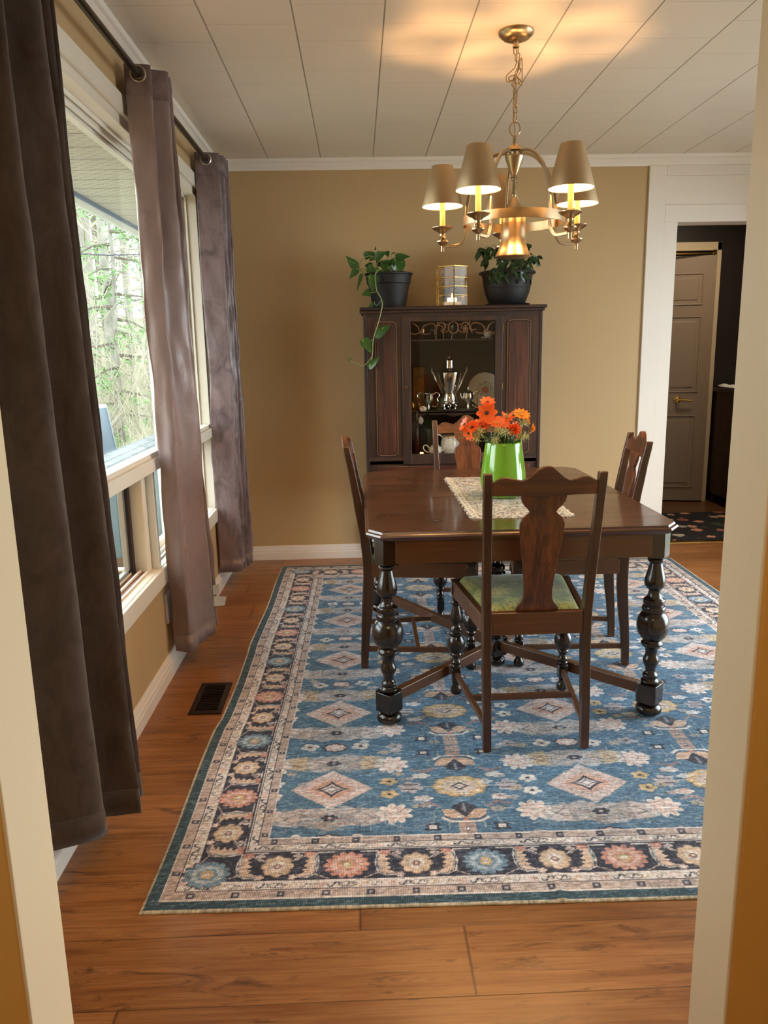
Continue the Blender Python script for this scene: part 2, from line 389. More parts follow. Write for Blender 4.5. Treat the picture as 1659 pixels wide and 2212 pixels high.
# partition with the opening the camera looks through
pl = M(); pl.bx(-2.4, -0.61, 1.178, 1.336, 0, ZC)
struct(pl.build('wall_front_left', WALL_LAMPLIT, smooth=False, bevel=0.006))
pr = M(); pr.bx(0.6215, XR, 1.139, 1.268, 0, ZC)
struct(pr.build('wall_front_right', WALL_LAMPLIT, smooth=False, bevel=0.006))
struct(M().bx(XW, -0.612, 1.336, 1.341, 0, ZC).build('wall_front_left_lining', WALL, smooth=False)); struct(M().bx(0.6235, XR, 1.268, 1.273, 0, ZC).build('wall_front_right_lining', WALL, smooth=False)); struct(M().bx(-0.612, 0.6235, 1.300, 1.305, 2.06, ZC).build('wall_front_header_lining', WALL, smooth=False))
ph = M(); ph.bx(-0.61, 0.6215, 1.14, 1.30, 2.06, ZC)
struct(ph.build('wall_front_header', WALL_LAMPLIT, smooth=False))
struct(M().bx(-0.612, -0.605, 1.1765, 1.3375, 0, 2.06).build('trim_1', CREAM, smooth=False, bevel=0.003))
struct(M().bx(0.6165, 0.6235, 1.1375, 1.2695, 0, 2.06).build('trim_2', CREAM, smooth=False, bevel=0.003))
# kitchen behind the camera
struct(M().bx(-2.5, -2.4, -2.7, 1.178, 0, ZC).build('wall_kitchen_left', WALL_LAMPLIT, smooth=False))
struct(M().bx(3.2, 3.3, -2.7, 1.13, 0, ZC).build('wall_kitchen_right', WALL_LAMPLIT, smooth=False))
struct(M().bx(-2.5, 3.3, -2.7, -2.6, 0, ZC).build('wall_kitchen_back', WALL_LAMPLIT, smooth=False))
# hall
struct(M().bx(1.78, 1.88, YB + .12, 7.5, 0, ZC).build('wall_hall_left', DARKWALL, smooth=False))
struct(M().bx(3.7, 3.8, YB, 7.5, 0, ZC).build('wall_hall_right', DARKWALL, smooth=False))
struct(M().bx(XR, 3.8, YB, YB + .12, 0, ZC).build('wall_hall_front', DARKWALL, smooth=False)); struct(M().bx(1.8, 3.8, 6.62, 6.70, 0, ZC).build('wall_door_light_block', DARKWALL, smooth=False))  # both unseen, added to keep sky light out of the hall and door gaps
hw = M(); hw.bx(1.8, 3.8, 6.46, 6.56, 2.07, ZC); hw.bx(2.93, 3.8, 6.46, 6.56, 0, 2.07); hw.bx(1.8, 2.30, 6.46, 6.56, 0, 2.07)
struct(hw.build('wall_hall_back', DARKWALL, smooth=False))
# crown moulding
def moulding(name, prof, p0, p1, mat):
    """prof in (out, z) swept from p0 to p1, out = horizontal normal to the left of the run"""
    a = Vector((*p0, 0)); b = Vector((*p1, 0)); t = (b - a).normalized(); n = Vector((-t.y, t.x, 0)); k = len(prof)
    vs = [a + n * q + Vector((0, 0, z)) for q, z in prof] + [b + n * q + Vector((0, 0, z)) for q, z in prof]
    fs = [(i, (i + 1) % k, k + (i + 1) % k, k + i) for i in range(k)] + [tuple(range(k)), tuple(reversed(range(k, 2 * k)))]
    return struct(M().add(vs, fs).build(name, mat, smooth=False))
CR = [(0, ZC), (0, 2.358), (0.010, 2.356), (0.014, 2.372), (0.030, 2.392), (0.040, 2.398), (0.044, ZC)]
moulding('trim_3', CR, (XR, YB), (XW, YB), WHITE)
moulding('trim_4', CR, (XW, YB), (XW, 1.336), WHITE)
BBP = [(0, 0), (0.019, 0), (0.019, 0.045), (0.016, 0.050), (0.016, 0.062), (0.011, 0.068), (0.009, 0.080), (0.006, 0.088), (0, 0.090)]
moulding('baseboard_back', BBP, (1.765, YB), (XW, YB), WHITE)
moulding('baseboard_left', BBP, (XW, YB), (XW, 1.336), WHITE)
moulding('baseboard_right', BBP, (XR, 3.95), (XR, YB), WHITE)
# opening casing on the back wall
cs = M(); cs.bx(1.762, 1.866, YB - .016, YB + .13, 0, 2.358); struct(cs.build('trim_5', WHITE, smooth=False, bevel=.002))
cs = M(); cs.bx(1.866, 1.948, YB - .012, YB + .13, 0, 2.062); struct(cs.build('trim_6', WHITE, smooth=False, bevel=.002))
cs = M(); cs.bx(1.866, XR, YB - .016, YB + .13, 2.036, 2.135); cs.bx(1.866, XR, YB - .010, YB, 2.135, 2.30); cs.bx(1.866, XR, YB - .016, YB, 2.30, 2.358)
struct(cs.build('trim_7', WHITE, smooth=False, bevel=.002))
cs = M(); cs.bx(2.90, XR, YB - .012, YB + .13, 0, 2.036); struct(cs.build('trim_8', WHITE, smooth=False))
th = M(); th.prism([(5.005, 0), (5.01, 0.006), (5.05, 0.006), (5.055, 0)], 1.95, 2.9, 'yz')
struct(th.build('trim_9', BRASS, smooth=False))

# ---------------------------------------------------------------- hall door
dr = bpy.data.objects.new('door_1', None); C.objects.link(dr); dr.location = (2.885, 6.37, 0.01); dr.rotation_euler = (0, 0, math.radians(-12)); struct(dr)
DW = 0.46
d = M(); d.bx(-DW, 0, 0, 0.035, 0, 2.0)
leaf = d.build('door_leaf', DOORP, dr, smooth=False, bevel=.002)
pn = M()
for z0, z1 in ((0.12, 0.72), (0.92, 1.52), (1.62, 1.86)):
    x0, x1 = -DW + 0.10, -0.095
    pn.sweep([(x0, -0.001, z0), (x1, -0.001, z0), (x1, -0.001, z1), (x0, -0.001, z1)], 0.016, 0.014, up=(0, 1, 0), closed=True)
    pn.prism([(x0 + .035, z0 + .035), (x1 - .035, z0 + .035), (x1 - .035, z1 - .035), (x0 + .035, z1 - .035)], -0.006, 0.002, 'xz')
pn.build('door_panel_moulding', DOORP, dr, smooth=False, bevel=.003)
hd = M(); RY = Matrix.Rotation(PI / 2, 3, 'X')
hd.lathe([(0.0, 0), (0.030, 0.0), (0.028, 0.008), (0.012, 0.012), (0.010, 0.045), (0, 0.045)], (-0.245, 0, 0.852), 20, RY, cap=False)
hd.tube([(-0.245, -0.042, 0.852), (-0.20, -0.047, 0.854), (-0.13, -0.042, 0.847)], [0.010, 0.009, 0.007], 10)
hd.build('door_handle', BRASS, dr)
df = M(); df.bx(2.895, 2.93, 6.395, 6.47, 0, 2.11); df.bx(2.28, 2.93, 6.395, 6.47, 2.045, 2.11); df.bx(2.28, 2.33, 6.395, 6.47, 0, 2.045)
struct(df.build('trim_10', simple('door_frame_paint', rgb(196, 180, 152), 0.4), smooth=False, bevel=.002))
hg = M(); hg.bx(2.42, 2.86, 6.372, 6.386, 2.015, 2.028); hg.box(2.862, 6.375, 2.03, 0.02, 0.02, 0.035)
struct(hg.build('trim_11', BRASS, smooth=False))
# dark sideboard in the hall with a white cloth
sb = thing('hall_sideboard', 'dark brown sideboard in the dim hall beside the grey door', 'sideboard', (3.22, 6.2, 0))
M().bx(-0.27, 0.27, -0.22, 0.22, 0.08, 0.93).build('body', WC('z'), sb, smooth=False, bevel=.004)
M().bx(-0.29, 0.29, -0.24, 0.23, 0.93, 0.96).build('top', WC('x'), sb, smooth=False, bevel=.004)
for sx in (-1, 1):
    q = M().bx(sx * .13 - .11, sx * .13 + .11, -0.235, -0.22, 0.13, 0.88).build('door', WC('z'), sb, smooth=False, bevel=.003)
    M().lathe([(0.0, 0), (0.010, 0), (0.012, 0.015), (0, 0.018)], (sx * .03, -0.235, 0.55), 12, Matrix.Rotation(PI / 2, 3, 'X'), cap=False).build('knob', BRASS, q)
for sx in (-1, 1):
    for sy in (-1, 1): M().box(sx * .24, sy * .19, 0.04, .04, .04, .08).build('leg', WC('z'), sb, smooth=False)
cl = M()
pts = []
for i in range(13):
    for j in range(9):
        x = -0.25 + 0.5 * i / 12; y = -0.2 + 0.4 * j / 8
        pts.append((3.22 + x, 6.2 + y, 0.964 + 0.035 * max(0, mnoise.noise(Vector((x * 9, y * 9, 3)))) + .012 * (i % 2)))
fs = [(i * 9 + j, i * 9 + j + 1, (i + 1) * 9 + j + 1, (i + 1) * 9 + j) for i in range(12) for j in range(8)]
clo = cl.add(pts, fs).build('folded_cloth', TAG); tag(clo, 'rumpled white cloth lying on the dark hall sideboard', 'cloth')
sm = clo.modifiers.new('thick', 'SOLIDIFY'); sm.thickness = 0.006; sm.offset = 1

# floral mat
def floral_mat():
    t = NT('dark_floral_mat_pile'); v = t.coords()
    vo = t.new('ShaderNodeTexVoronoi'); vo.inputs['Scale'].default_value = 8; t.link(v, vo.inputs['Vector'])
    an = t.noise(v, 40, 2)
    msk = t.ramp(t.math('ADD', vo.outputs['Distance'], t.math('MULTIPLY', an, 0.35)), [(0.48, (1, 1, 1, 1)), (0.52, (0, 0, 0, 1))])
    cc = t.new('ShaderNodeSeparateColor'); t.link(vo.outputs['Color'], cc.inputs[0])
    fc = t.ramp(cc.outputs[0], [(0.0, rgb(206, 110, 50)), (0.3, rgb(196, 150, 120)), (0.5, rgb(150, 70, 50)), (0.7, rgb(190, 176, 150)), (0.9, rgb(60, 70, 44))])
    for e in fc.node.color_ramp.elements: pass
    c = t.mix(msk, rgb(24, 20, 22), fc); t.link(c, t.p.inputs['Base Color']); t.set(rough=0.9); return t.m
fm = M().bx(1.99, 2.86, 5.075, 5.93, 0.0, 0.01).build('floral_mat', floral_mat(), smooth=False, bevel=.003)
tag(fm, 'small black mat with orange and white flowers on the hall floor', 'mat')

# ---------------------------------------------------------------- window
win = bpy.data.objects.new('window_1', None); C.objects.link(win); struct(win)
cz = M()   # casing boards on the wall face
X0, X1 = XW, XW + 0.017
cz.bx(X0, X1, WY0 - .075, WY1 + .07, 2.150, 2.215); cz.bx(X0, X1, WY0 - .075, WY1 + .07, 0.398, 0.468)
cz.bx(X0, X1, WY1 - .012, WY1 + .07, 0.468, 2.150); cz.bx(X0, X1, WY0 - .075, WY0 + .012, 0.468, 2.150)
cz.build('window_casing', CASE, win, smooth=False, bevel=.002)
# transom board and lower posts
tr = M(); tr.bx(-0.95, -0.862, WY0, WY1 - .01, 0.868, 0.893); tr.bx(-0.862, X1, WY0, WY1 - .01, 0.868, 0.918); tr.bx(-0.862, XW + .004, WY0, WY1 - .01, 0.918, 0.936)
tr.build('transom_rail', CASE, win, smooth=False, bevel=.002)
fr = M()
fr.bx(-0.95, XW, WY0, WY1, 2.115, WZ1); fr.bx(-0.95, XW, WY1 - .035, WY1, WZ0, WZ1); fr.bx(-0.95, XW, WY0, WY0 + .035, WZ0, WZ1)
fr.bx(-0.955, XW + .002, WY0, WY1, WZ0, 0.470)
fr.build('window_frame', CASE, win, smooth=False, bevel=.002)
sashes = M()
def sash(y0, y1, z0, z1, x=-0.925, wd=0.035, dp=0.028, wb=None):
    sashes.bx(x - dp / 2, x + dp / 2, y0, y1, z0, z0 + (wb or wd)); sashes.bx(x - dp / 2, x + dp / 2, y0, y1, z1 - wd, z1)
    sashes.bx(x - dp / 2, x + dp / 2, y0, y0 + wd, z0, z1); sashes.bx(x - dp / 2, x + dp / 2, y1 - wd, y1, z0, z1)
sash(WY0 + .035, 3.62, 0.893, 2.115, wb=.012); sash(3.65, WY1 - .035, 0.893, 2.115, wb=.012)
sash(3.125, 3.62, 0.470, 0.868, wd=0.022); sash(3.65, WY1 - .035, 0.470, 0.868, wd=0.03)
sashes.bx(-0.95, XW - .01, 3.615, 3.655, 0.470, 2.115)
# stepped inner stops
for dx, dz in ((0.0, 0.0), (0.022, 0.014)):
    sashes.bx(-0.905 + dx, -0.893 + dx, WY0 + .03, WY1 - .03, 2.092 + dz, 2.116)
    sashes.bx(-0.905 + dx, -0.893 + dx, WY1 - .060 + dz, WY1 - .030, 0.47, 2.116)
sashes.build('sash', VINYL, win, smooth=False, bevel=.0015)
pw = M(); pw.bx(-0.905, -0.822, 3.045, 3.075, 0.470, 0.868); pw.build('mullion', VINYL, win, smooth=False, bevel=.002)
pj = M(); pj.bx(-0.93, -0.85, 2.985, 3.036, 0.470, 0.868); pj.build('inner_jamb', CASE, win, smooth=False, bevel=.002)
pd = M(); pd.bx(-0.915, -0.90, 2.955, 2.985, 0.470, 0.868); pd.bx(-0.90, -0.852, 3.036, 3.046, 0.470, 0.868); pd.build('gap_shade_strip', simple('dark_wood_gap', rgb(46, 26, 18), 0.7), win, smooth=False)  # dark strips stand in for the shade inside the slider gap
al = M()   # aluminium slider sash in the near lower opening
for y0, y1 in ((1.76, 2.60), (2.56, 2.95)):
    x = -0.935 if y0 < 2 else -0.92
    al.bx(x - .01, x + .01, y0, y0 + .02, 0.478, 0.862); al.bx(x - .01, x + .01, y1 - .02, y1, 0.478, 0.862)
    al.bx(x - .01, x + .01, y0, y1, 0.478, 0.496); al.bx(x - .01, x + .01, y0, y1, 0.845, 0.862)
al.build('slider_sash', simple('dull_aluminium', rgb(150, 148, 142), 0.45, 0.7), win, smooth=False, bevel=.001)
trk = M()
for i, x in enumerate((-0.945, -0.915, -0.885, -0.858)): trk.bx(x, x + .006, WY0, 3.62, 0.470, 0.482 - (0.004 if i > 2 else 0))
trk.build('slider_track', VINYL, win, smooth=False)
stn = M().bx(-0.93, -0.862, WY0, 3.0, 0.4701, 0.4735).build('track_bed', simple('stained_track_wood', rgb(120, 84, 60), 0.6, var=(30, 0.4)), win, smooth=False)
lk = M(); lk.tube([(-0.90, 2.72, 0.56), (-0.86, 2.72, 0.56)], 0.008, 10); lk.build('window_latch', VINYL, win)
pa = M(); pa.bx(-0.9265, -0.9235, WY0 + .05, 3.60, 0.903, 2.09); pa.bx(-0.9265, -0.9235, 3.67, WY1 - .06, 0.903, 2.09)
pa.bx(-0.9265, -0.9235, 3.14, 3.60, 0.49, 0.85); pa.bx(-0.9265, -0.9235, 3.67, WY1 - .06, 0.49, 0.85)
pa.bx(-0.9365, -0.9335, 1.78, 2.58, 0.495, 0.846); pa.bx(-0.9215, -0.9185, 2.58, 2.93, 0.495, 0.846)
pa.build('window_pane', PANE, win, smooth=False)
# right-hand patio window (outside the frame, gives the daylight from the right)
w2 = bpy.data.objects.new('window_2', None); C.objects.link(w2); struct(w2)
f2 = M()
for y in (1.95, 2.93, 3.90): f2.bx(XR, XR + .1, y, y + .05, 0, 2.1)
f2.bx(XR, XR + .1, 1.95, 3.95, 0, .06); f2.bx(XR, XR + .1, 1.95, 3.95, 2.04, 2.1)
f2.build('window_frame', VINYL, w2, smooth=False, bevel=.002)
M().bx(XR + .048, XR + .052, 2.0, 3.9, .06, 2.04).build('window_pane', PANE, w2, smooth=False)

# wall plate and floor vent
wp = thing('wall_plate', 'grey blank cover plate on the tan wall below the window sill', 'wall plate', (XW, 3.115, 0.285))
M().bx(0, 0.012, -0.045, 0.045, -0.062, 0.062).build('cover', PLATE, wp, smooth=False, bevel=.003)
M().lathe([(0, 0), (.003, 0), (.003, .002), (0, .002)], (0.012, 0, 0.045), 8, Matrix.Rotation(PI / 2, 3, 'Y'), cap=False).build('screw', GROM, wp)
fv = thing('floor_vent', 'dark bronze metal vent grille set in the floor beside the rug', 'vent', (-0.605, 2.825, 0))
VM = M(); vx, vy = 0.062, 0.137
VM.bx(-vx, vx, -vy, -vy + .025, 0, .006); VM.bx(-vx, vx, vy - .025, vy, 0, .006); VM.bx(-vx, -vx + .022, -vy + .025, vy - .025, 0, .006); VM.bx(vx - .022, vx, -vy + .025, vy - .025, 0, .006)
VM.build('vent_frame', VENT, fv, smooth=False, bevel=.002)
VS = M()
for i in range(15): VS.box(0, -vy + .034 + i * .0148, .003, 2 * vx - .044, .0035, .005)
VS.build('louvre', VENT, fv, smooth=False)
M().bx(-vx + .02, vx - .02, -vy + .02, vy - .02, 0.0002, 0.0008).build('duct_shade_sheet', VOID, fv, smooth=False)  # flat black sheet stands for the darkness below the grille

# ================================================================== RUG
RX0, RY0, RW, RH = -0.56, 1.640, 2.44, 3.05
RES = 500.0
class Paint:
    def __init__(s, w, h, col):
        s.W = int(w * RES); s.H = int(h * RES); s.a = np.empty((s.H, s.W, 3), np.float32); s.a[:] = np.array(col, np.float32) / 255
    def _sub(s, x0, x1, y0, y1):
        i0 = max(0, int(x0 * RES)); i1 = min(s.W, int(x1 * RES) + 2); j0 = max(0, int(y0 * RES)); j1 = min(s.H, int(y1 * RES) + 2)
        if i1 <= i0 or j1 <= j0: return None
        X, Y = np.meshgrid((np.arange(i0, i1) + .5) / RES, (np.arange(j0, j1) + .5) / RES)
        return X, Y, s.a[j0:j1, i0:i1]
    def _put(s, a, mask, col, k=1.0):
        m_ = (np.clip(mask, 0, 1) * k)[..., None]; a[:] = a * (1 - m_) + np.array(col, np.float32) / 255 * m_
    def rect(s, x0, x1, y0, y1, col, k=1.0):
        g = s._sub(x0, x1, y0, y1)
        if g is None: return
        X, Y, a = g; s._put(a, ((X >= x0) & (X <= x1) & (Y >= y0) & (Y <= y1)).astype(np.float32), col, k)
    def shape(s, cx, cy, R, fn, col, k=1.0):
        """fn(dx, dy) -> signed distance-like value in metres, inside < 0"""
        g = s._sub(cx - R, cx + R, cy - R, cy + R)
        if g is None: return
        X, Y, a = g; s._put(a, 0.5 - fn(X - cx, Y - cy) * RES, col, k)
    def ell(s, cx, cy, rx, ry, col, rot=0, k=1.0):
        c, q = math.cos(rot), math.sin(rot)
        s.shape(cx, cy, max(rx, ry) * 1.1 + .004, lambda x, y: (np.hypot((x * c + y * q) / rx, (-x * q + y * c) / ry) - 1) * min(rx, ry), col, k)
    def petal(s, cx, cy, r, n, depth, col, ph=0, sx=1, sy=1, sharp=1, k=1.0):
        def f(x, y):
            x = x / sx; y = y / sy; a = np.arctan2(y, x) + ph; q = np.abs(np.cos(a * n / 2)) ** sharp
            return np.hypot(x, y) - r * (1 - depth + depth * q)
        s.shape(cx, cy, r * max(sx, sy) * 1.1, f, col, k)
    def dia(s, cx, cy, rx, ry, col, p=1.0, k=1.0):
        s.shape(cx, cy, max(rx, ry) * 1.1, lambda x, y: ((np.abs(x) / rx) ** p + (np.abs(y) / ry) ** p - 1) * min(rx, ry) * .7, col, k)
    def line(s, pts, w, col, k=1.0):
        for (ax, ay), (bx, by) in zip(pts[:-1], pts[1:]):
            g = s._sub(min(ax, bx) - w, max(ax, bx) + w, min(ay, by) - w, max(ay, by) + w)
            if g is None: continue
            X, Y, a = g; L = max(1e-9, (bx - ax) ** 2 + (by - ay) ** 2)
            t = np.clip(((X - ax) * (bx - ax) + (Y - ay) * (by - ay)) / L, 0, 1)
            s._put(a, 0.5 - (np.hypot(X - ax - t * (bx - ax), Y - ay - t * (by - ay)) - w / 2) * RES, col, k)
    def poly(s, pts, col, k=1.0):
        xs = [p[0] for p in pts]; ys = [p[1] for p in pts]; g = s._sub(min(xs), max(xs), min(ys), max(ys))
        if g is None: return
        X, Y, a = g; ins = np.zeros(X.shape, bool); j = len(pts) - 1
        for i in range(len(pts)):
            xi, yi = pts[i]; xj, yj = pts[j]
            if yi != yj: ins ^= ((yi > Y) != (yj > Y)) & (X < (xj - xi) * (Y - yi) / (yj - yi) + xi)
            j = i
        s._put(a, ins.astype(np.float32), col, k)

def paint_rug():
    BLUE = (74, 116, 148); LT = (206, 194, 192); PINK = (210, 184, 178); CRE = (226, 218, 214); CHAR = (48, 52, 70); COR = (198, 132, 116); YEL = (204, 176, 130)
    TEAL = (48, 78, 92); BEI = (190, 172, 164); CYAN = (108, 154, 180); GREY = (172, 166, 172)
    P = Paint(RW, RH, BLUE); rs = np.random.RandomState(3); R_ = random.Random(5)
    # ---- field -------------------------------------------------------
    fx0, fx1, fy0, fy1 = 0.278, RW - 0.278, 0.290, RH - 0.290
    for i in range(520):                      # small weft-wise flecks of the ground
        x = R_.uniform(fx0, fx1); y = R_.uniform(fy0, fy1); l = R_.uniform(.01, .05)
        P.line([(x, y), (x + l, y)], R_.uniform(.003, .008), R_.choice([(44, 86, 116), (76, 126, 152), (40, 74, 100), (92, 138, 156), (120, 130, 140)]), .7)
    for i in range(900):
        x = R_.uniform(fx0, fx1); y = R_.uniform(fy0, fy1); l = R_.uniform(.008, .035)
        P.line([(x, y), (x + l, y + R_.uniform(-.002, .002))], R_.uniform(.002, .006), R_.choice([LT, CRE, GREY, CYAN, (150, 160, 176)]), .5)
    XC = RW / 2; YC = RH / 2; PX = 0.391; PY = 0.505
    def flower(x, y, r, col, c2=CHAR, n=5):
        P.petal(x, y, r, n, .35, col, R_.uniform(0, 3), 1.15, .9); P.petal(x, y, r * .55, n, .3, tuple(int(q * .9) for q in col), R_.uniform(0, 3)); P.ell(x, y, r * .22, r * .2, c2)
    def vines(x, y, sx, sy):
        c = (168, 178, 180)
        P.line([(x + sx * .03, y), (x + sx * .06, y + sy * .03), (x + sx * .06, y + sy * .08), (x + sx * .11, y + sy * .10)], .0035, c, .8)
        P.line([(x + sx * .06, y + sy * .05), (x + sx * .02, y + sy * .08), (x + sx * .02, y + sy * .115)], .0035, c, .8)
    rows = [YC + k * PY for k in range(-3, 4)]
    for ci in range(-3, 4):
        x = XC + ci * PX
        odd = (ci % 2) != 0       # centre and outer columns carry the diamonds
        if not odd:
            for y in rows:
                if y < fy0 - .1 or y > fy1 + .1: continue
                for sg in (-1, 1):            # beige cartouches with the dark rosette
                    yy = y + sg * .150
                    for q in range(7): P.ell(x + (q - 3) * .042, yy + R_.uniform(-.010, .010), .045, .056 - abs(q - 3) * .006, BEI if q % 2 else LT, k=.72)
                    for q in range(60): P.line([(x + R_.uniform(-.14, .10), yy + R_.uniform(-.045, .045))] * 1 + [(x + R_.uniform(-.10, .14), yy + R_.uniform(-.04, .04))], .003, R_.choice([GREY, CRE, (196, 168, 140), CYAN, (120, 112, 112), (150, 132, 120), BLUE]), .4)
                    for s2 in (-1, 1):
                        P.poly([(x + s2 * .09, yy - .045), (x + s2 * .15, yy - .03), (x + s2 * .135, yy), (x + s2 * .155, yy + .03), (x + s2 * .09, yy + .05)], YEL if sg > 0 else LT, .6)
                        P.line([(x + s2 * .10, yy - .02), (x + s2 * .13, yy - .005), (x + s2 * .10, yy + .02)], .004, CHAR, .5)
                    P.petal(x, yy, .021, 6, .35, CHAR, 0, 1.25, .85); P.ell(x, yy, .006, .005, BEI)
                P.dia(x, y, .150, .118, (78, 120, 146), 1.0, .8)
                P.dia(x, y, .124, .102, PINK, 1.05); P.dia(x, y, .112, .090, LT, 1.05, .75); P.dia(x, y, .070, .058, (206, 158, 136), 1.1, .8)
                for a in range(20):
                    an = a * PI / 10; r1 = .045; r2 = .068 + .012 * (a % 2)
                    P.line([(x + r1 * math.cos(an) * 1.1, y + r1 * math.sin(an) * .85), (x + r2 * math.cos(an) * 1.15, y + r2 * math.sin(an) * .85)], .003, COR, .8)
                P.dia(x, y, .056, .048, CHAR, .70); P.dia(x, y, .038, .031, LT, .8); P.dia(x, y, .026, .021, CHAR, .7); P.dia(x, y, .016, .013, CRE, 1)
                for sg in (-1, 1): P.dia(x, y + sg * .088, .020, .022, LT, 1, .9)
                for s1 in (-1, 1):
                    for s2 in (-1, 1):
                        P.line([(x + s1 * .165, y + s2 * .03), (x + s1 * .07, y + s2 * .11)], .003, (150, 160, 160), .6)
                        flower(x + s1 * .175, y + s2 * .035, .026, YEL if s1 > 0 else CRE)
                        P.petal(x + s1 * .188, y + s2 * .135, .052, 9, .35, CRE, R_.random(), 1.05, 1); P.petal(x + s1 * .188, y + s2 * .135, .040, 7, .4, (222, 196, 190), R_.random(), 1.05, 1); P.petal(x + s1 * .188, y + s2 * .135, .024, 6, .4, CRE); P.line([(x + s1 * .188 - .02, y + s2 * .135), (x + s1 * .188 + .02, y + s2 * .135 + .008)], .003, COR, .8)
                        vines(x + s1 * .10, y + s2 * .10, s1, s2)
            for y in [r + PY / 2 for r in rows] + [rows[0] - PY / 2]:
                P.petal(x, y, .036, 8, .22, CHAR, 0, 1.3, .85); P.petal(x, y, .030, 8, .2, PINK, 0, 1.25, .8); P.dia(x, y, .016, .010, CRE)
                for s1 in (-1, 1):
                    flower(x + s1 * .085, y + R_.uniform(-.01, .01), .028, CRE, CHAR, 4); flower(x + s1 * .20, y, .026, GREY, CHAR)
                    P.line([(x + s1 * .04, y), (x + s1 * .20, y)], .003, (160, 170, 176), .7)
        else:
            for ri, y in enumerate(rows):
                if y < fy0 - .1 or y > fy1 + .1: continue
                P.petal(x, y, .078, 10, .12, (150, 130, 104), 0, 1.12, .78); P.petal(x, y, .073, 10, .12, YEL, 0, 1.12, .78); P.petal(x, y, .048, 10, .10, LT, 0, 1.2, .75, k=.8)
                for a in range(10):
                    an = a * PI / 5; P.ell(x + .060 * math.cos(an) * 1.1, y + .044 * math.sin(an), .006, .005, CRE, k=.8)
                P.dia(x, y, .030, .022, CHAR, .9); P.dia(x, y, .019, .014, CRE, .9); P.dia(x, y, .007, .006, COR)
                for s1 in (-1, 1):
                    # grey palmettes to the sides
                    P.petal(x + s1 * .150, y, .034, 6, .4, GREY, .3, 1.2, 1); P.line([(x + s1 * .13, y - .012), (x + s1 * .18, y - .012)], .006, CHAR, .8); P.line([(x + s1 * .13, y + .012), (x + s1 * .17, y + .012)], .006, CHAR, .8)
                    P.line([(x + s1 * .085, y), (x + s1 * .125, y)], .003, CRE, .8)
                    for s2 in (-1, 1):
                        P.petal(x + s1 * .115, y + s2 * .062, .024, 5, .3, CRE, 0, 1.3, .7, k=.9)
                        P.line([(x + s1 * .075, y + s2 * .105), (x + s1 * .10, y + s2 * .085), (x + s1 * .14, y + s2 * .10)], .012, COR, .55)
                        sx_ = x + s1 * .098; sy_ = y + s2 * .205
                        for a in range(4): P.dia(sx_ + .020 * math.cos(a * PI / 2 + PI / 4), sy_ + .016 * math.sin(a * PI / 2 + PI / 4), .012, .010, CHAR)
                        P.rect(sx_ - .016, sx_ + .016, sy_ - .013, sy_ + .013, CHAR); P.rect(sx_ - .011, sx_ + .011, sy_ - .008, sy_ + .008, CRE)
                        vines(x + s1 * .03, y + s2 * .10, s1, s2)
                for s2 in (-1, 1):            # upright palmettes above and below
                    yy = y + s2 * .150
                    P.poly([(x - .040, yy - s2 * .035), (x - .028, yy - s2 * .050), (x, yy - s2 * .066), (x + .028, yy - s2 * .050), (x + .040, yy - s2 * .035), (x, yy + s2 * .01)], CHAR)
                    P.line([(x, yy - s2 * .055), (x, yy - s2 * .02)], .008, (130, 140, 150))
                    for s1 in (-1, 1):
                        P.poly([(x, yy + s2 * .015), (x + s1 * .030, yy - s2 * .030), (x + s1 * .066, yy - s2 * .028), (x + s1 * .060, yy), (x + s1 * .040, yy + s2 * .018)], (208, 176, 152))
                        P.line([(x + s1 * .065, yy + s2 * .012), (x + s1 * .045, yy + s2 * .030), (x, yy + s2 * .032)], .009, CRE)
                        P.line([(x + s1 * .058, yy + s2 * .008), (x + s1 * .03, yy + s2 * .022)], .004, CHAR, .8)
                    P.poly([(x - .022, yy + s2 * .035), (x + .022, yy + s2 * .035), (x + .026, yy + s2 * .10), (x - .026, yy + s2 * .10)], (190, 156, 142), .85)
                    P.petal(x, yy + s2 * .02, .010, 5, .3, COR); P.ell(x, yy + s2 * .065, .007, .009, CHAR); P.ell(x, yy + s2 * .065, .004, .006, CRE)
    for i in range(700):                      # scattered small sprigs
        x = R_.uniform(fx0, fx1); y = R_.uniform(fy0, fy1); c = R_.choice([CRE, LT, CHAR, (120, 156, 172), COR, (40, 70, 96)]); r = R_.uniform(.003, .009)
        P.line([(x, y), (x + R_.uniform(-.02, .02), y + R_.uniform(-.006, .006))], r * .7, c, .6)
    for i in range(150):                      # half-worn buds between the motifs
        x = R_.uniform(fx0, XC); y = R_.uniform(fy0, fy1); r = R_.uniform(.009, .020); c = R_.choice([LT, CRE, PINK, GREY, (196, 176, 150)])
        for xx in (x, RW - x):
            P.petal(xx, y, r, R_.choice([4, 5, 6]), .4, c, 0, 1.3, .8, k=.75); P.ell(xx, y, r * .25, r * .2, R_.choice([CHAR, COR, BLUE]), k=.8)
            P.line([(xx, y), (xx + R_.uniform(-.04, .04), y + .02), (xx + R_.uniform(-.05, .05), y + .035)], .003, (176, 186, 196), .6)
    # ---- borders -------------------------------------------------------
    def frame(d0, d1, col, k=1.0):
        P.rect(d0, RW - d0, d0, d1, col, k); P.rect(d0, RW - d0, RH - d1, RH - d0, col, k); P.rect(d0, d1, d1, RH - d1, col, k); P.rect(RW - d1, RW - d0, d1, RH - d1, col, k)
    frame(0, .009, (206, 198, 176)); frame(.009, .036, TEAL); frame(.036, .040, CRE); frame(.040, .068, BEI); frame(.068, .071, CHAR)
    frame(.071, .096, CRE); frame(.096, .099, CHAR); frame(.099, .102, CRE); frame(.102, .220, CHAR); frame(.220, .223, CRE); frame(.223, .226, CHAR); frame(.226, .248, CRE); frame(.248, .2505, CHAR)
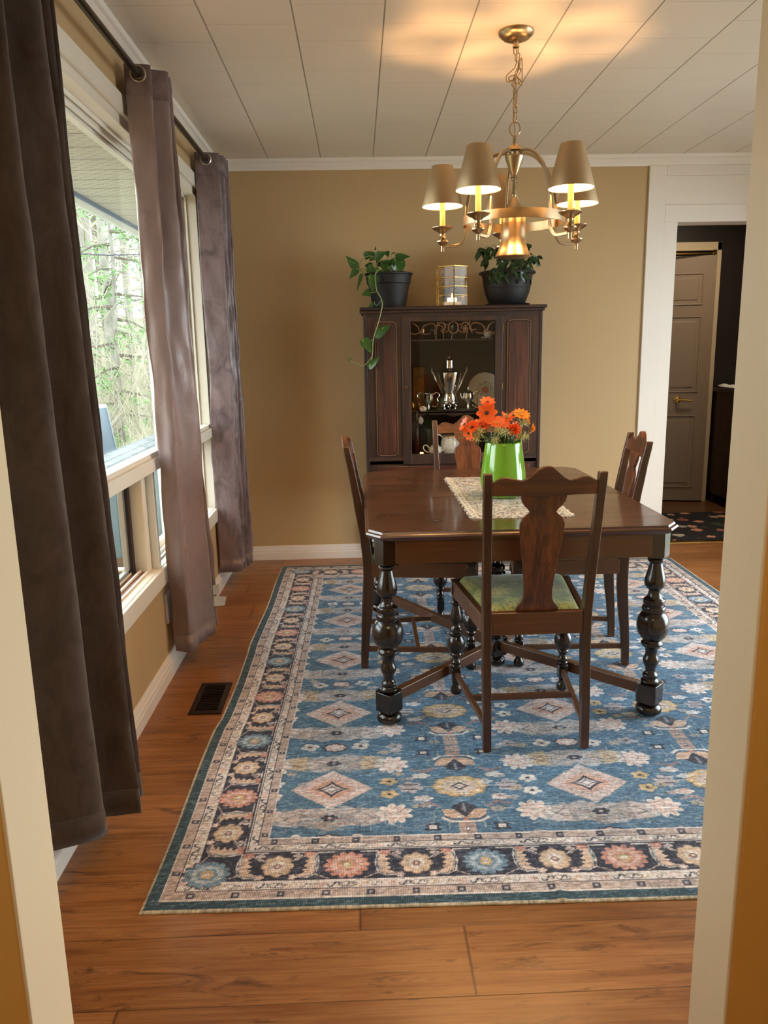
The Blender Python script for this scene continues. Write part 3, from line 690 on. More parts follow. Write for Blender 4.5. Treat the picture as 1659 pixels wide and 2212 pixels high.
    frame(.2505, .274, BEI); frame(.274, .278, CRE)
    sides = [(lambda u, v: (u, v), RW), (lambda u, v: (RW - u, RH - v), RW), (lambda u, v: (v, RH - u), RH), (lambda u, v: (RW - v, u), RH)]
    for T, LEN in sides:
        def ln(pts, w_, col, k=1.0): P.line([T(*p) for p in pts], w_, col, k)
        def pg(pts, col, k=1.0): P.poly([T(*p) for p in pts], col, k)
        # little squares
        for vv, st, off in ((.054, .112, .056), (.262, .112, .03)):
            u = vv + off
            while u < LEN - vv:
                x, y = T(u, vv); P.rect(x - .010, x + .010, y - .009, y + .009, CHAR, .9); P.rect(x - .004, x + .004, y - .004, y + .004, GREY)
                u += st
        # S figures
        for vv, h in ((.0835, .0085), (.237, .0075)):
            u = vv + .02; k = 0
            while u < LEN - vv - .01:
                c = [CHAR, (70, 66, 66), (196, 170, 130), (150, 140, 140), (200, 140, 126)][k % 5]
                if k % 5 == 1: ln([(u - .022, vv - h * .4), (u - .012, vv - h), (u + .016, vv - h), (u + .024, vv + h * .2), (u + .014, vv + h), (u - .012, vv + h), (u - .022, vv)], .002, c)
                w_ = .0036 if k % 5 == 0 else .0026
                if k % 5 == 4:
                    for q in range(4): ln([(u - .012 + q * .007, vv - h), (u - .012 + q * .007, vv + h)], .003, c, .6)
                else:
                    ln([(u - .014, vv - h * .1), (u - .012, vv - h * .85), (u - .004, vv - h * .85), (u + .004, vv + h * .85), (u + .012, vv + h * .85), (u + .014, vv + h * .1)], w_ + .0006, c)
                u += .036; k += 1
        # main border
        n = 12 if LEN == RW else 16; st = (LEN - .264) / n; MV = .158
        for k in range(n):
            u0 = .132 + st * k; um = u0 + st / 2; ev = 1 if k % 2 == 0 else -1
            # bracket leaf between two rosettes, opening towards the cream flower
            d_ = ev
            pg([(um - d_ * .006, .208), (um + d_ * .022, .208), (um + d_ * .016, .192), (um + d_ * .008, .186), (um + d_ * .022, .178), (um + d_ * .010, .168), (um + d_ * .024, .160), (um + d_ * .012, .150), (um + d_ * .026, .142), (um + d_ * .016, .134), (um + d_ * .042, .122), (um + d_ * .010, .118), (um - d_ * .006, .130), (um - d_ * .013, .165)], (214, 186, 166))
            ln([(um + d_ * .060, .213), (um + d_ * .02, .213), (um - d_ * .010, .206), (um - d_ * .017, .165), (um - d_ * .010, .126), (um + d_ * .010, .114), (um + d_ * .040, .116)], .0032, CRE)
            ln([(um - d_ * .006, .198), (um - d_ * .010, .165), (um - d_ * .004, .134)], .003, CYAN, .8)
            pg([(um - d_ * .004, .214), (um + d_ * .026, .214), (um + d_ * .020, .196), (um - d_ * .006, .198)], COR, .85)
            ln([(um + d_ * .055, .178), (um + d_ * .030, .200), (um + d_ * .046, .210)], .0035, CRE)
            ln([(um + d_ * .03, .165), (um + d_ * .004, .108)], .0030, BEI, .0)
            ln([(um - d_ * .008, .125), (um - d_ * .045, .106)], .0035, BEI)
            ln([(um - d_ * .055, .212), (um - d_ * .09 * 0 - d_ * .010, .212)], .0035, CRE)
            P.petal(*T(um + d_ * .048, .115), .012, 5, .4, PINK); P.petal(*T(um + d_ * .048, .115), .005, 5, .3, CRE)
            ln([(um + d_ * .012, .207), (um + d_ * .045, .180)], .0035, PINK)
            P.ell(*T(um + d_ * .045, .2), .008, .006, PINK)
        for k in range(n + 1):
            u = .132 + st * k; x, y = T(u, MV)
            if k in (0, n): x, y = T(u, .135)
            if k % 2 == 1:
                P.petal(x, y, .044, 8, .16, (150, 120, 100)); P.petal(x, y, .041, 8, .16, (214, 190, 164)); P.petal(x, y, .022, 8, .2, CRE); P.petal(x, y, .012, 6, .3, (150, 110, 96)); P.ell(x, y, .004, .004, CRE)
            else:
                c1, c2 = ((206, 146, 130), (222, 190, 178)) if k % 4 == 2 else ((112, 146, 170), (186, 198, 208))
                P.petal(x, y, .058, 14, .24, CHAR, 0, 1.1, .95, .7); P.petal(x, y, .055, 14, .24, c1, 0, 1.1, .95, .7); P.petal(x, y, .040, 12, .18, c2, 0, 1.1, .9, k=.9)
                P.petal(x, y, .026, 6, .15, c1, .2, 1.1, .95); P.petal(x, y, .018, 6, .15, YEL); P.ell(x, y, .007, .007, CRE)
    # ---- wear, weft streaks, abrash -----------------------------------------
    A = P.a; H, W_ = A.shape[:2]
    st = rs.rand(H, W_ // 12 + 2).astype(np.float32); st = np.repeat(st, 12, 1)[:, :W_]
    for j in range(0, H, 2): st[j:j + 2] = np.roll(st[j], rs.randint(0, 12))
    st2 = rs.rand(H // 3 + 1, W_ // 3 + 1).astype(np.float32); st2 = np.repeat(np.repeat(st2, 3, 0), 3, 1)[:H, :W_]
    ab = np.interp(np.arange(H), np.arange(0, H + 60, 60), rs.rand(len(np.arange(0, H + 60, 60)))).astype(np.float32)[:, None]
    f = 1 + (st - .5) * .26 + (st2 - .5) * .24 + (ab - .5) * .10
    A *= f[..., None]
    wear = ((st > .80) * .16 + (st2 > .86) * .14)[..., None]; A[:] = A * (1 - wear) + np.array((206, 202, 208), np.float32) / 255 * wear
    gr = A.mean(2, keepdims=True); A[:] = gr + (A - gr) * .92
    return np.clip(A, 0.02, 0.95)

def build_rug():
    A = paint_rug(); H, W_ = A.shape[:2]
    xs = np.linspace(0, RW, 815); ys = np.concatenate([np.arange(0, 1.1, .0028), np.arange(1.1, RH, .0048), [RH]])
    X, Y = np.meshgrid(xs, ys); nx, ny = len(xs), len(ys)
    I = np.clip((X * RES).astype(int), 0, W_ - 1); J = np.clip((Y * RES).astype(int), 0, H - 1)
    col = A[J, I]
    # gentle ripples of a rug lying loose, with a fold near the front edge
    edge = np.minimum.reduce([X, RW - X, Y, RH - Y])
    top = 0.0055 + .0012 * np.sin(Y * 5.1 + .6) * np.exp(-X * 3) + .004 * np.exp(-((X - 1.02 - .05 * Y) / .012) ** 2) * np.exp(-Y * 2.2)
    top = top * np.clip(edge / .006, .35, 1) ** .5
    xsft = .004 * np.sin(Y * 6.2) * np.exp(-X * 4) + .008 * np.exp(-X * 6) * (np.clip((Y - .92) * 12, 0, 1) - .5 * np.clip((Y - 1.62) * 12, 0, 1))
    V3 = np.stack([X + xsft, Y, top], -1).reshape(-1, 3)
    idx = np.arange(nx * ny).reshape(ny, nx)
    F = np.stack([idx[:-1, :-1], idx[:-1, 1:], idx[1:, 1:], idx[1:, :-1]], -1).reshape(-1, 4)
    # skirt down to the floor
    per = np.concatenate([idx[0, :], idx[1:, -1], idx[-1, -2::-1], idx[-2:0:-1, 0]]); nb = len(per)
    low = V3[per].copy(); low[:, 2] = 0.0003; base = len(V3)
    V3 = np.concatenate([V3, low]); a = np.arange(nb); b = (a + 1) % nb
    F = np.concatenate([F, np.stack([per[b], per[a], base + a, base + b], -1)])
    colf = np.concatenate([col.reshape(-1, 3), col.reshape(-1, 3)[per]])
    lin = np.where(colf <= .04045, colf / 12.92, ((colf + .055) / 1.055) ** 2.4)
    me = bpy.data.meshes.new('area_rug'); me.vertices.add(len(V3)); me.vertices.foreach_set('co', V3.astype(np.float32).ravel())
    me.loops.add(F.size); me.loops.foreach_set('vertex_index', F.astype(np.int32).ravel())
    me.polygons.add(len(F)); me.polygons.foreach_set('loop_start', np.arange(0, F.size, 4, dtype=np.int32))
    try: me.polygons.foreach_set('loop_total', np.full(len(F), 4, dtype=np.int32))
    except Exception: pass
    me.update(calc_edges=True)
    ca = me.color_attributes.new('rug_pattern', 'FLOAT_COLOR', 'POINT')
    ca.data.foreach_set('color', np.concatenate([lin, np.ones((len(lin), 1))], 1).astype(np.float32).ravel())
    t = NT('woven_rug'); at = t.new('ShaderNodeAttribute', attribute_name='rug_pattern')
    v = t.coords(); sp = t.new('ShaderNodeSeparateXYZ'); t.link(v, sp.inputs[0])
    rib = t.math('SINE', t.math('MULTIPLY', sp.outputs[0], 2 * PI / .0042)); rb2 = t.math('SINE', t.math('MULTIPLY', sp.outputs[1], 2 * PI / .0036))
    nz = t.noise(t.coords((60, 500, 1)), 1.0, 3, 0.7)
    c = t.mix(1.0, at.outputs['Color'], t.ramp(nz, [(0.3, (.72, .72, .74, 1)), (0.7, (1.12, 1.12, 1.12, 1))]), 'MULTIPLY')
    t.link(c, t.p.inputs['Base Color']); t.set(rough=.88, sheen=.12, spec=.25)
    t.bump(t.math('ADD', t.math('ADD', rib, t.math('MULTIPLY', rb2, .5)), t.math('MULTIPLY', nz, 2.0)), 0.35, 0.0012)
    me.materials.append(t.m)
    o = bpy.data.objects.new('area_rug', me); C.objects.link(o); o.location = (RX0, RY0, 0); o.rotation_euler = (0, 0, math.radians(-.95))
    tag(o, 'large blue patterned rug with charcoal floral border under the dining table', 'rug'); return o
build_rug()
RUGZ = 0.0065

# ================================================================== TABLE
TX0, TX1, TY0, TY1 = 0.010, 1.087, 2.500, 3.872
tb = thing('dining_table', 'dark brown wooden dining table with bulbous turned legs on the blue rug', 'table', (0, 0, RUGZ))
def cham(x0, x1, y0, y1, c): return [(x0 + c, y0), (x1 - c, y0), (x1, y0 + c * 1.3), (x1, y1 - c * 1.3), (x1 - c, y1), (x0 + c, y1), (x0, y1 - c * 1.3), (x0, y0 + c * 1.3)]
def table_top_mat():
    t = NT('polished_table_top')
    v = t.coords((1.6, 34, 30)); f = t.noise(v, 1.0, 5, 0.6, 0.5); f2 = t.noise(t.coords((5, 190, 30)), 1.0, 3, 0.6)
    c = t.ramp(f, [(0.3, rgb(46, 24, 13)), (0.5, rgb(82, 47, 26)), (0.7, rgb(106, 64, 37))])
    c = t.mix(.6, c, t.ramp(f2, [(.35, (.55, .5, .48, 1)), (.6, (1, 1, 1, 1))]), 'MULTIPLY')
    sc = t.noise(t.coords((22, 22, 1)), 1.0, 2, .5, 3.0); ln = t.math('ABSOLUTE', t.math('SUBTRACT', sc, .5))
    pt = t.ramp(t.noise(t.coords((2.2, 3.2, 1)), 1.0, 2), [(.62, (0, 0, 0, 1)), (.7, (.5, .5, .5, 1))])
    c = t.mix(t.math('MULTIPLY', t.ramp(ln, [(0, (1, 1, 1, 1)), (.006, (0, 0, 0, 1))]), pt), c, rgb(196, 150, 96))
    t.link(c, t.p.inputs['Base Color']); t.set(rough=.34, coat=.5, coatr=.12)
    t.link(t.math('MULTIPLY_ADD', t.noise(t.coords(), 6, 3), .25, .18), t.p.inputs['Roughness']); return t.m
TTOP = table_top_mat()
t_ = M()
prof = [(.010, .684), (.004, .690), (0, .697), (.003, .703), (.009, .706), (.012, .7125)]
YM = 3.128
rings = []
for ins, z in prof:
    c_ = cham(TX0 + ins, TX1 - ins, TY0 + ins, TY1 - ins, .048 - ins * .3); rings.append([(x, y, z) for x, y in c_])
vs = [p for r in rings for p in r]; fs = []
for i in range(len(prof) - 1):
    for k in range(8): k2 = (k + 1) % 8; fs.append((i * 8 + k, i * 8 + k2, (i + 1) * 8 + k2, (i + 1) * 8 + k))
fs.append(tuple(reversed(range(8)))); fs.append(tuple(range(len(vs) - 8, len(vs))))
t_.add(vs, fs).build('tabletop', TTOP, tb, ang=20)
M().bx(TX0 + .02, TX1 - .02, YM - .0012, YM + .0012, .7122, .7129).build('leaf_seam', VOID, tb, smooth=False)
ins = .042
for y in (TY0 + ins + .002, TY1 - ins - .002): M().bx(TX0 + .10, TX1 - .10, y - .012, y + .012, .598, .684).build('apron', W('x'), tb, smooth=False, bevel=.002)
for x in (TX0 + ins + .002, TX1 - ins - .002): M().bx(x - .012, x + .012, TY0 + .10, TY1 - .10, .598, .684).build('apron', W('y'), tb, smooth=False, bevel=.002)
LP = [(0, .001), (.034, .001), (.0445, .009), (.0465, .018), (.043, .029), (.034, .037), (.024, .040), (.0225, .046)]
LP2 = [(.0235, .117), (.031, .121), (.032, .128), (.026, .133), (.0235, .137), (.0265, .142), (.0265, .150), (.021, .156), (.0175, .163), (.0185, .176), (.024, .188), (.0285, .200), (.0275, .212), (.022, .221), (.0205, .232),
       (.0225, .246), (.029, .256), (.037, .263), (.038, .270), (.032, .277), (.030, .281), (.040, .290), (.050, .305), (.0555, .325), (.056, .345), (.051, .365), (.043, .380), (.036, .386), (.040, .391), (.0415, .400), (.038, .408), (.033, .411),
       (.036, .416), (.038, .425), (.036, .433), (.029, .438), (.024, .444), (.021, .455), (.0200, .466), (.028, .474), (.0345, .483), (.0365, .492), (.0355, .505), (.030, .528), (.0235, .553), (.021, .566), (.0285, .572), (.0295, .579), (.024, .584), (.0215, .590), (.0215, .60)]
for lx, ly, sx, sy in ((.080, 2.578, -1, -1), (1.022, 2.578, 1, -1), (.080, 3.795, -1, 1), (1.022, 3.795, 1, 1)):
    L_ = M(); L_.lathe(LP, (lx, ly, 0), 28); L_.lathe(LP2, (lx, ly, 0), 28, cap=False)
    a0 = math.atan2(3.06 - ly, .552 - lx)
    blk = [(lx + .037 * 1.30 * math.cos(a0 + q), ly + .037 * 1.30 * math.sin(a0 + q)) for q in (PI / 4 - .12, PI / 4 + .12, 3 * PI / 4 - .12, 3 * PI / 4 + .12, 5 * PI / 4 - .12, 5 * PI / 4 + .12, 7 * PI / 4 - .12, 7 * PI / 4 + .12)]
    L_.prism(blk, .046, .117, 'xy')
    h = .041; c_ = .030
    tp = [(lx - sx * h, ly - sy * h), (lx + sx * h, ly - sy * h), (lx + sx * h, ly + sy * (h - c_)), (lx + sx * (h - c_), ly + sy * h), (lx - sx * h, ly + sy * h)]
    L_.prism(tp, .590, .684, 'xy')
    L_.build('leg', LEG, tb, bevel=.0012, seg=1)
cl_ = M(); cx_, cy_ = .552, 3.06
cl_.lathe([(0, .001), (.026, .001), (.036, .010), (.038, .020), (.034, .032), (.024, .040), (.020, .046)], (cx_, cy_, 0), 24)
cl_.box(cx_, cy_, .085, .062, .062, .078, rot=.5)
cl_.lathe([(r * .82, z) for r, z in LP2], (cx_, cy_, 0), 24, cap=False); cl_.box(cx_, cy_, .636, .066, .066, .094)
cl_.build('leg', LEG, tb, bevel=.001, seg=1)
for lx, ly in ((.080, 2.578), (1.022, 2.578), (.080, 3.795), (1.022, 3.795)):
    a = Vector((cx_, cy_, .090)); b = Vector((lx, ly, .090)); d_ = (b - a).normalized()
    M().sweep([a + d_ * .025, b - d_ * .030], .030, .040).build('stretcher', W('x'), tb, smooth=False, bevel=.002)

# ================================================================== CHAIRS (built facing +y, back at -y)
def side_curve(z):
    """post centre line: offset backwards (towards -y) and depth of the post, by height"""
    K = [(0, -.020, .030), (.06, -.018, .032), (.15, -.012, .036), (.25, -.002, .042), (.36, .006, .044), (.46, .004, .042), (.56, -.006, .038), (.70, -.030, .034), (.82, -.050, .030), (.95, -.074, .026)]
    for (z0, a0, b0), (z1, a1, b1) in zip(K[:-1], K[1:]):
        if z <= z1 + 1e-9:
            t = (z - z0) / (z1 - z0); t = t * t * (3 - 2 * t) * .3 + t * .7; return a0 + (a1 - a0) * t, b0 + (b1 - b0) * t
    return K[-1][1:]
YR = -.205; YF = .225
def make_chair(label):
    ch = thing('dining_chair', label, 'chair', (0, 0, 0), 0, 'carved splat dining chairs round the table')
    zs = [0.0015 + .936 * i / 30 for i in range(31)]
    for s in (-1, 1):
        P_ = M(); vs = []
        for z in zs:
            o_, dp = side_curve(z); x = s * (.163 + .013 * max(0, (z - .45) / .5)); hw = .0135
            for q, e in ((-1, -1), (1, -1), (1, 1), (-1, 1)): vs.append((x + q * hw, YR + o_ + e * dp / 2, z))
        n = len(zs); fs = [(i * 4 + k, i * 4 + (k + 1) % 4, (i + 1) * 4 + (k + 1) % 4, (i + 1) * 4 + k) for i in range(n - 1) for k in range(4)] + [(3, 2, 1, 0), (n * 4 - 4, n * 4 - 3, n * 4 - 2, n * 4 - 1)]
        P_.add(vs, fs).build('back_post', W('z'), ch, bevel=.003)
    # crest rail
    CRV = [(-.158, .922), (-.150, .922), (-.142, .929), (-.132, .935), (-.118, .936), (-.095, .931), (-.070, .926), (-.048, .932), (-.028, .948), (-.010, .958), (.004, .960), (.018, .957), (.036, .946), (.054, .930), (.070, .925), (.090, .929), (.112, .936), (.128, .935), (.140, .928), (.150, .922), (.158, .922)]
    low = [(.158, .874), (.09, .874), (.04, .872), (0, .869), (-.04, .872), (-.09, .874), (-.158, .874)]
    ol = [(p[0] * 1.02, p[1] - (.010 if abs(p[0]) > .06 else (.0 if abs(p[0]) < .03 else .005)) if p[1] > .9 else p[1] - .006) for p in CRV + low]
    n = len(ol); vs = []
    for e in (-1, 1):
        for x, z in ol:
            o_, dp = side_curve(min(z, .95)); bow = -.010 * (1 - (x / .16) ** 2); vs.append((x, YR + o_ + bow + e * .010, z))
    M().add(vs, [(i, (i + 1) % n, n + (i + 1) % n, n + i) for i in range(n)] + [tuple(reversed(range(n))), tuple(range(n, 2 * n))]).build('crest_rail', wood('crest_oak', 'x', rgb(36, 19, 11), rgb(74, 40, 21), rgb(104, 62, 34), .36, .3, 1, .8), ch, bevel=.0025, ang=45)
    # vase splat
    half = [(.068, .474), (.069, .484), (.062, .494), (.052, .506), (.047, .522), (.046, .545), (.050, .60), (.057, .66), (.066, .72), (.070, .752), (.070, .775), (.064, .792), (.050, .803), (.041, .812), (.046, .820), (.058, .832), (.067, .846), (.071, .860), (.071, .872)]
    vs = []; n = len(half)
    for x, z in half:
        o_, dp = side_curve(z); y = YR + o_ + .004 - .006 * math.sin((z - .47) / .4 * PI); vs += [(-x, y - .006, z), (x, y - .006, z), (x, y + .006, z), (-x, y + .006, z)]
    fs = [(i * 4 + k, i * 4 + (k + 1) % 4, (i + 1) * 4 + (k + 1) % 4, (i + 1) * 4 + k) for i in range(n - 1) for k in range(4)] + [(3, 2, 1, 0), (n * 4 - 4, n * 4 - 3, n * 4 - 2, n * 4 - 1)]
    M().add(vs, fs).build('splat', WS(), ch, bevel=.0015, ang=50)
    # seat frame
    R1 = M().bx(-.150, .150, YR - .012, YR + .014, .398, .474); R1.build('rear_rail', wood('rail_oak', 'x', rgb(38, 20, 12), rgb(72, 38, 22), rgb(96, 54, 30), .38, .3, 1, .4), ch, smooth=False, bevel=.003)
    for s in (-1, 1):
        M().sweep([(s * .166, YR + .02, .428), (s * .212, YF + .004, .428)], .022, .062).build('side_rail', W('y'), ch, smooth=False, bevel=.003)
    M().bx(-.205, .205, YF - .002, YF + .022, .397, .459).build('front_rail', W('x'), ch, smooth=False, bevel=.003)
    # upholstered drop-in seat
    cu = M(); nx, ny = 18, 16; vs = []
    for j in range(ny + 1):
        v = j / ny; y = YR + .018 + (YF - YR - .012) * v; hw = .150 + .052 * v
        for i in range(nx + 1):
            u = i / nx * 2 - 1; e = min(1 - abs(u), .12) / .12; e2 = min(min(v, 1 - v), .10) / .10
            vs.append((u * hw, y, .456 + .020 * (math.sin(min(1, e) * PI / 2) ** .6) * (math.sin(min(1, e2) * PI / 2) ** .6) + .016 * (1 - u * u) * math.sin(v * PI)))
    nb = len(vs); vs += [(x, y, .440) for x, y, z in vs]
    W1 = nx + 1; fs = []
    for j in range(ny):
        for i in range(nx): a = j * W1 + i; fs.append((a, a + 1, a + 1 + W1, a + W1)); fs.append((nb + a, nb + a + W1, nb + a + 1 + W1, nb + a + 1))
    per = [i for i in range(nx + 1)] + [j * W1 + nx for j in range(1, ny + 1)] + [ny * W1 + i for i in range(nx - 1, -1, -1)] + [j * W1 for j in range(ny - 1, 0, -1)]
    for a, b in zip(per, per[1:] + per[:1]): fs.append((b, a, nb + a, nb + b))
    cu.add(vs, fs).build('seat_cushion', SEAT, ch, ang=60)
    # turned front legs
    FL_ = [(0, .001), (.016, .001), (.0215, .008), (.0225, .016), (.019, .028), (.013, .036), (.0125, .046), (.017, .052)]
    FU = [(.016, .108), (.0195, .112), (.0195, .118), (.015, .122), (.017, .126), (.0185, .133), (.015, .140), (.013, .148), (.0165, .155), (.022, .160), (.022, .165), (.0185, .170), (.026, .178), (.033, .192), (.0345, .206), (.032, .220), (.026, .232), (.0225, .238), (.0265, .243), (.026, .250), (.0215, .255), (.0235, .260), (.023, .267), (.018, .272), (.0145, .280), (.014, .288), (.021, .298), (.023, .308), (.0205, .325), (.0155, .345), (.0130, .360), (.0185, .366), (.0185, .372), (.014, .378), (.014, .40)]
    for s in (-1, 1):
        L2 = M(); o_ = (s * .207, YF - .008, 0); L2.lathe(FL_, o_, 20); L2.lathe(FU, o_, 20, cap=False); L2.box(o_[0], o_[1], .080, .034, .034, .058); L2.box(o_[0], o_[1], .430, .036, .036, .056)
        L2.build('front_leg', LEG, ch, bevel=.001, seg=1)
        M().sweep([(s * .163, YR - .002, .083), (s * .205, YF - .026, .083)], .017, .020).build('side_stretcher', W('y'), ch, smooth=False, bevel=.0015)
    M().bx(-.176, .176, -.008, .009, .073, .093).build('cross_stretcher', W('x'), ch, smooth=False, bevel=.0015)
    return ch
c1 = make_chair('dark wooden dining chair nearest the camera, its carved back facing the viewer')
c1.location = (.5555, 2.572, RUGZ); c1.rotation_euler = (0, 0, math.radians(.4))
dup(c1, (.222, 3.228, RUGZ), math.radians(-90.5), 'dining chair at the left side of the table, nearest the curtains')
dup(c1, (.885, 3.208, RUGZ), math.radians(82), 'dining chair at the right side of the table, nearest the white doorway')
dup(c1, (.578, 3.850, RUGZ), math.radians(181), 'dining chair behind the green vase, in front of the china cabinet')

# ================================================================== CURTAINS
RODX, RODZ = -0.744, 2.277
rd = thing('curtain_rod', 'dark metal curtain rod running along the top of the big window', 'curtain rod', (RODX, 3.0, RODZ))
M().tube([(0, -1.62, 0), (0, 1.62, 0)], .0125, 16).build('pole', ROD, rd)
for y in (-1.45, .13, 1.50):
    b_ = M(); b_.bx(-.078, -.072, y - .014, y + .014, -.03, .03); b_.tube([(-.074, y, -.008), (-.03, y, -.020), (0, y, -.016)], .006, 8); b_.lathe([(.0135, -.008), (.017, -.008), (.017, .008), (.0135, .008)], (0, y, 0), 16, Matrix.Rotation(PI / 2, 3, 'X'), closed=True)
    b_.build('bracket', ROD, rd)
for y, d_ in ((-1.62, -1), (1.62, 1)):
    M().lathe([(0, 0), (.014, 0), (.018, .006), (.018, .028), (.014, .034), (0, .036)], (0, y, 0), 16, Matrix.Rotation(-d_ * PI / 2, 3, 'X'), cap=False).build('finial', ROD, rd)

def curtain(name_label, top, bot, z0, z1, mat, crush, seed, power=1.0, hem=None, parts=True, tilt=0.0):
    """top / bot: the turning points of the pleats seen from above"""
    r_ = random.Random(seed)
    cy = sum(p[1] for p in top) / len(top)
    t = thing('curtain', name_label, 'curtain', (RODX, cy, z1), 0, 'grommet curtain panels at the big window')
    T = catmull([(p[0], p[1], 0) for p in top], 10); B = catmull([(p[0], p[1], 0) for p in bot], 10)
    nz = 90; vs = []; n = len(T); o_ = Vector((RODX, cy, z1))
    for j in range(nz + 1):
        f = j / nz
        g = f ** power
        for i in range(n):
            p = T[i].lerp(B[i], g); u = i / (n - 1)
            zb = z0 + tilt * (p.y - bot[0][1])
            z = z1 + (zb - z1) * f
            am = .0045 * max(0, min(1, (f - .03) * 5)) * crush; q = Vector((u * 5 + seed, z * 2.1, seed * 3.1))
            nx_ = mnoise.noise(q) * am * 2 + mnoise.noise(q * 4.3) * am * .8; ny_ = mnoise.noise(q + Vector((9, 2, 5))) * am * 2 + mnoise.noise(q * 3.7 + Vector((1, 7, 3))) * am
            p2 = Vector((p.x + nx_, p.y + ny_, z)) - o_
            vs.append(p2)
    fs = [(j * n + i, j * n + i + 1, (j + 1) * n + i + 1, (j + 1) * n + i) for j in range(nz) for i in range(n - 1)]
    m_ = M().add(vs, fs)
    ob = m_.build('panel', mat, t, ang=60, fix=False)
    sd = ob.modifiers.new('cloth', 'SOLIDIFY'); sd.thickness = .0025; sd.offset = 0
    # heading band stitch and hem, as ribbons hugging the cloth
    for nm, f0, f1 in (('heading_band', .0, .042), ('hem', .965, 1.0)):
        hv = []; 
        for f in (f0, f1):
            j = int(round(f * nz))
            for i in range(n):
                a = vs[j * n + max(0, i - 1)]; b = vs[j * n + min(n - 1, i + 1)]; tn = (b - a); nn = Vector((tn.y, -tn.x, 0)).normalized() * .0028
                hv.append(vs[j * n + i] + nn)
        hf = [(i, i + 1, n + i + 1, n + i) for i in range(n - 1)]
        hb = M().add(hv, hf).build(nm, CURT_B_SHADED if (mat is CURT_B and f0 == 0) else mat, t, ang=60, fix=False)
        s2 = hb.modifiers.new('cloth', 'SOLIDIFY'); s2.thickness = .0012; s2.offset = 0
    # grommets where the rod passes through
    k = 0
    for a, b in zip(top[:-1], top[1:]):
        if (a[0] - RODX) * (b[0] - RODX) < 0 and abs(a[0] - b[0]) > .05:
            q = (RODX - a[0]) / (b[0] - a[0]); y = a[1] + (b[1] - a[1]) * q; ang = math.atan2(b[1] - a[1], b[0] - a[0])
            R = Matrix.Rotation(ang, 3, 'Z') @ Matrix.Rotation(PI / 2, 3, 'X')
            gm = M().lathe([(.0195, -.006), (.024, -.0075), (.0285, -.005), (.0285, .005), (.024, .0075), (.0195, .006)], (0, y - cy - .001, RODZ - z1), 28, R, closed=True); gm.build('grommet', GROM, t)
            k += 1
    return t, vs, n, nz
ZT = 2.308
curtain('dark taupe velvet curtain nearest the camera, falling beside the cream doorway edge',
        [(-.835, 1.73), (-.70, 1.745), (-.745, 1.80), (-.665, 1.865), (-.82, 1.90), (-.67, 1.94), (-.82, 1.97), (-.68, 2.0)],
        [(-.840, 1.755), (-.695, 1.82), (-.725, 1.90), (-.625, 1.925), (-.81, 1.965), (-.64, 2.0), (-.81, 2.03), (-.66, 2.06)], .095, ZT, CURT_A, .7, 2, 1.0)
c2_, v2, n2, nz2 = curtain('middle curtain with shiny mauve taupe lining, a white label at its lower edge',
        [(-.790, 2.985), (-.705, 3.000), (-.735, 3.03), (-.660, 3.075), (-.80, 3.10), (-.665, 3.13), (-.80, 3.155), (-.67, 3.18)],
        [(-.800, 3.085), (-.735, 3.075), (-.705, 3.15), (-.662, 3.27), (-.79, 3.31), (-.665, 3.335), (-.79, 3.36), (-.68, 3.39)], .098, ZT, CURT_B, 1.6, 5, 1.2, tilt=.10)
curtain('plum brown crushed velvet curtain in the far corner of the window wall',
        [(-.798, 4.215), (-.685, 4.235), (-.70, 4.27), (-.668, 4.30), (-.79, 4.32), (-.664, 4.345), (-.79, 4.365), (-.660, 4.395)],
        [(-.812, 4.255), (-.690, 4.27), (-.705, 4.31), (-.672, 4.335), (-.80, 4.36), (-.658, 4.38), (-.79, 4.40), (-.648, 4.43)], .100, ZT, CURT_C, 1.5, 8, 1.0)
# the label sewn at the edge of the middle curtain
lb = M()
lb.add([Vector(p) for p in ((.080, .205, -1.990), (.108, .210, -1.985), (.106, .212, -2.030), (.080, .206, -2.035))], [(0, 1, 2, 3)])
lb.add([Vector(p) for p in ((.080, .208, -2.040), (.135, .222, -2.048), (.124, .224, -2.090), (.078, .209, -2.086))], [(0, 1, 2, 3)])
lo = lb.build('sewn_label', TAG, c2_, smooth=False); lo['label'] = 'white care label'
q_ = lo.modifiers.new('t', 'SOLIDIFY'); q_.thickness = .0006

# ================================================================== CHANDELIER
CX, CY = .592, 3.03
ch = thing('chandelier', 'brushed brass chandelier with five tapered metal shades hanging over the table', 'chandelier', (CX, CY, ZC))
def Zc(z): return z - ZC
M().lathe([(0, 0), (.064, 0), (.064, -.004), (.060, -.012), (.046, -.024), (.028, -.031), (.012, -.034), (.009, -.034), (.009, -.044), (.012, -.046), (.012, -.052), (0, -.054)], (0, 0, 0), 36, cap=False).build('canopy', BNICK, ch)
chain = M()
def link(c, L, w_, r, az, tilt=0.0):
    pts = []; R = Matrix.Rotation(az, 3, 'Z') @ Matrix.Rotation(tilt, 3, 'Y')
    for k in range(20):
        a = 2 * PI * k / 20; x = w_ / 2 * math.cos(a); z = (L / 2 - w_ / 2) * (1 if math.sin(a) > 0 else -1) * min(1, abs(math.sin(a)) * 3) + w_ / 2 * math.sin(a)
        pts.append(Vector(c) + R @ Vector((x, 0, z)))
    chain.tube(pts, r, 8, closed=True)
link((0, 0, -.060), .032, .017, .0021, 0)
zz = -.082; rr_ = random.Random(4)
tw = [(.006, 0, -.083, .3, .2), (.012, 0, -.108, 1.7, -.3), (.009, .002, -.131, .2, .5), (0, 0, -.150, 1.5, .9), (-.012, 0, -.152, .4, 1.3), (-.006, .004, -.163, 1.9, -.6), (.006, -.003, -.160, .1, -.9), (.001, 0, -.182, 1.2, .1)]
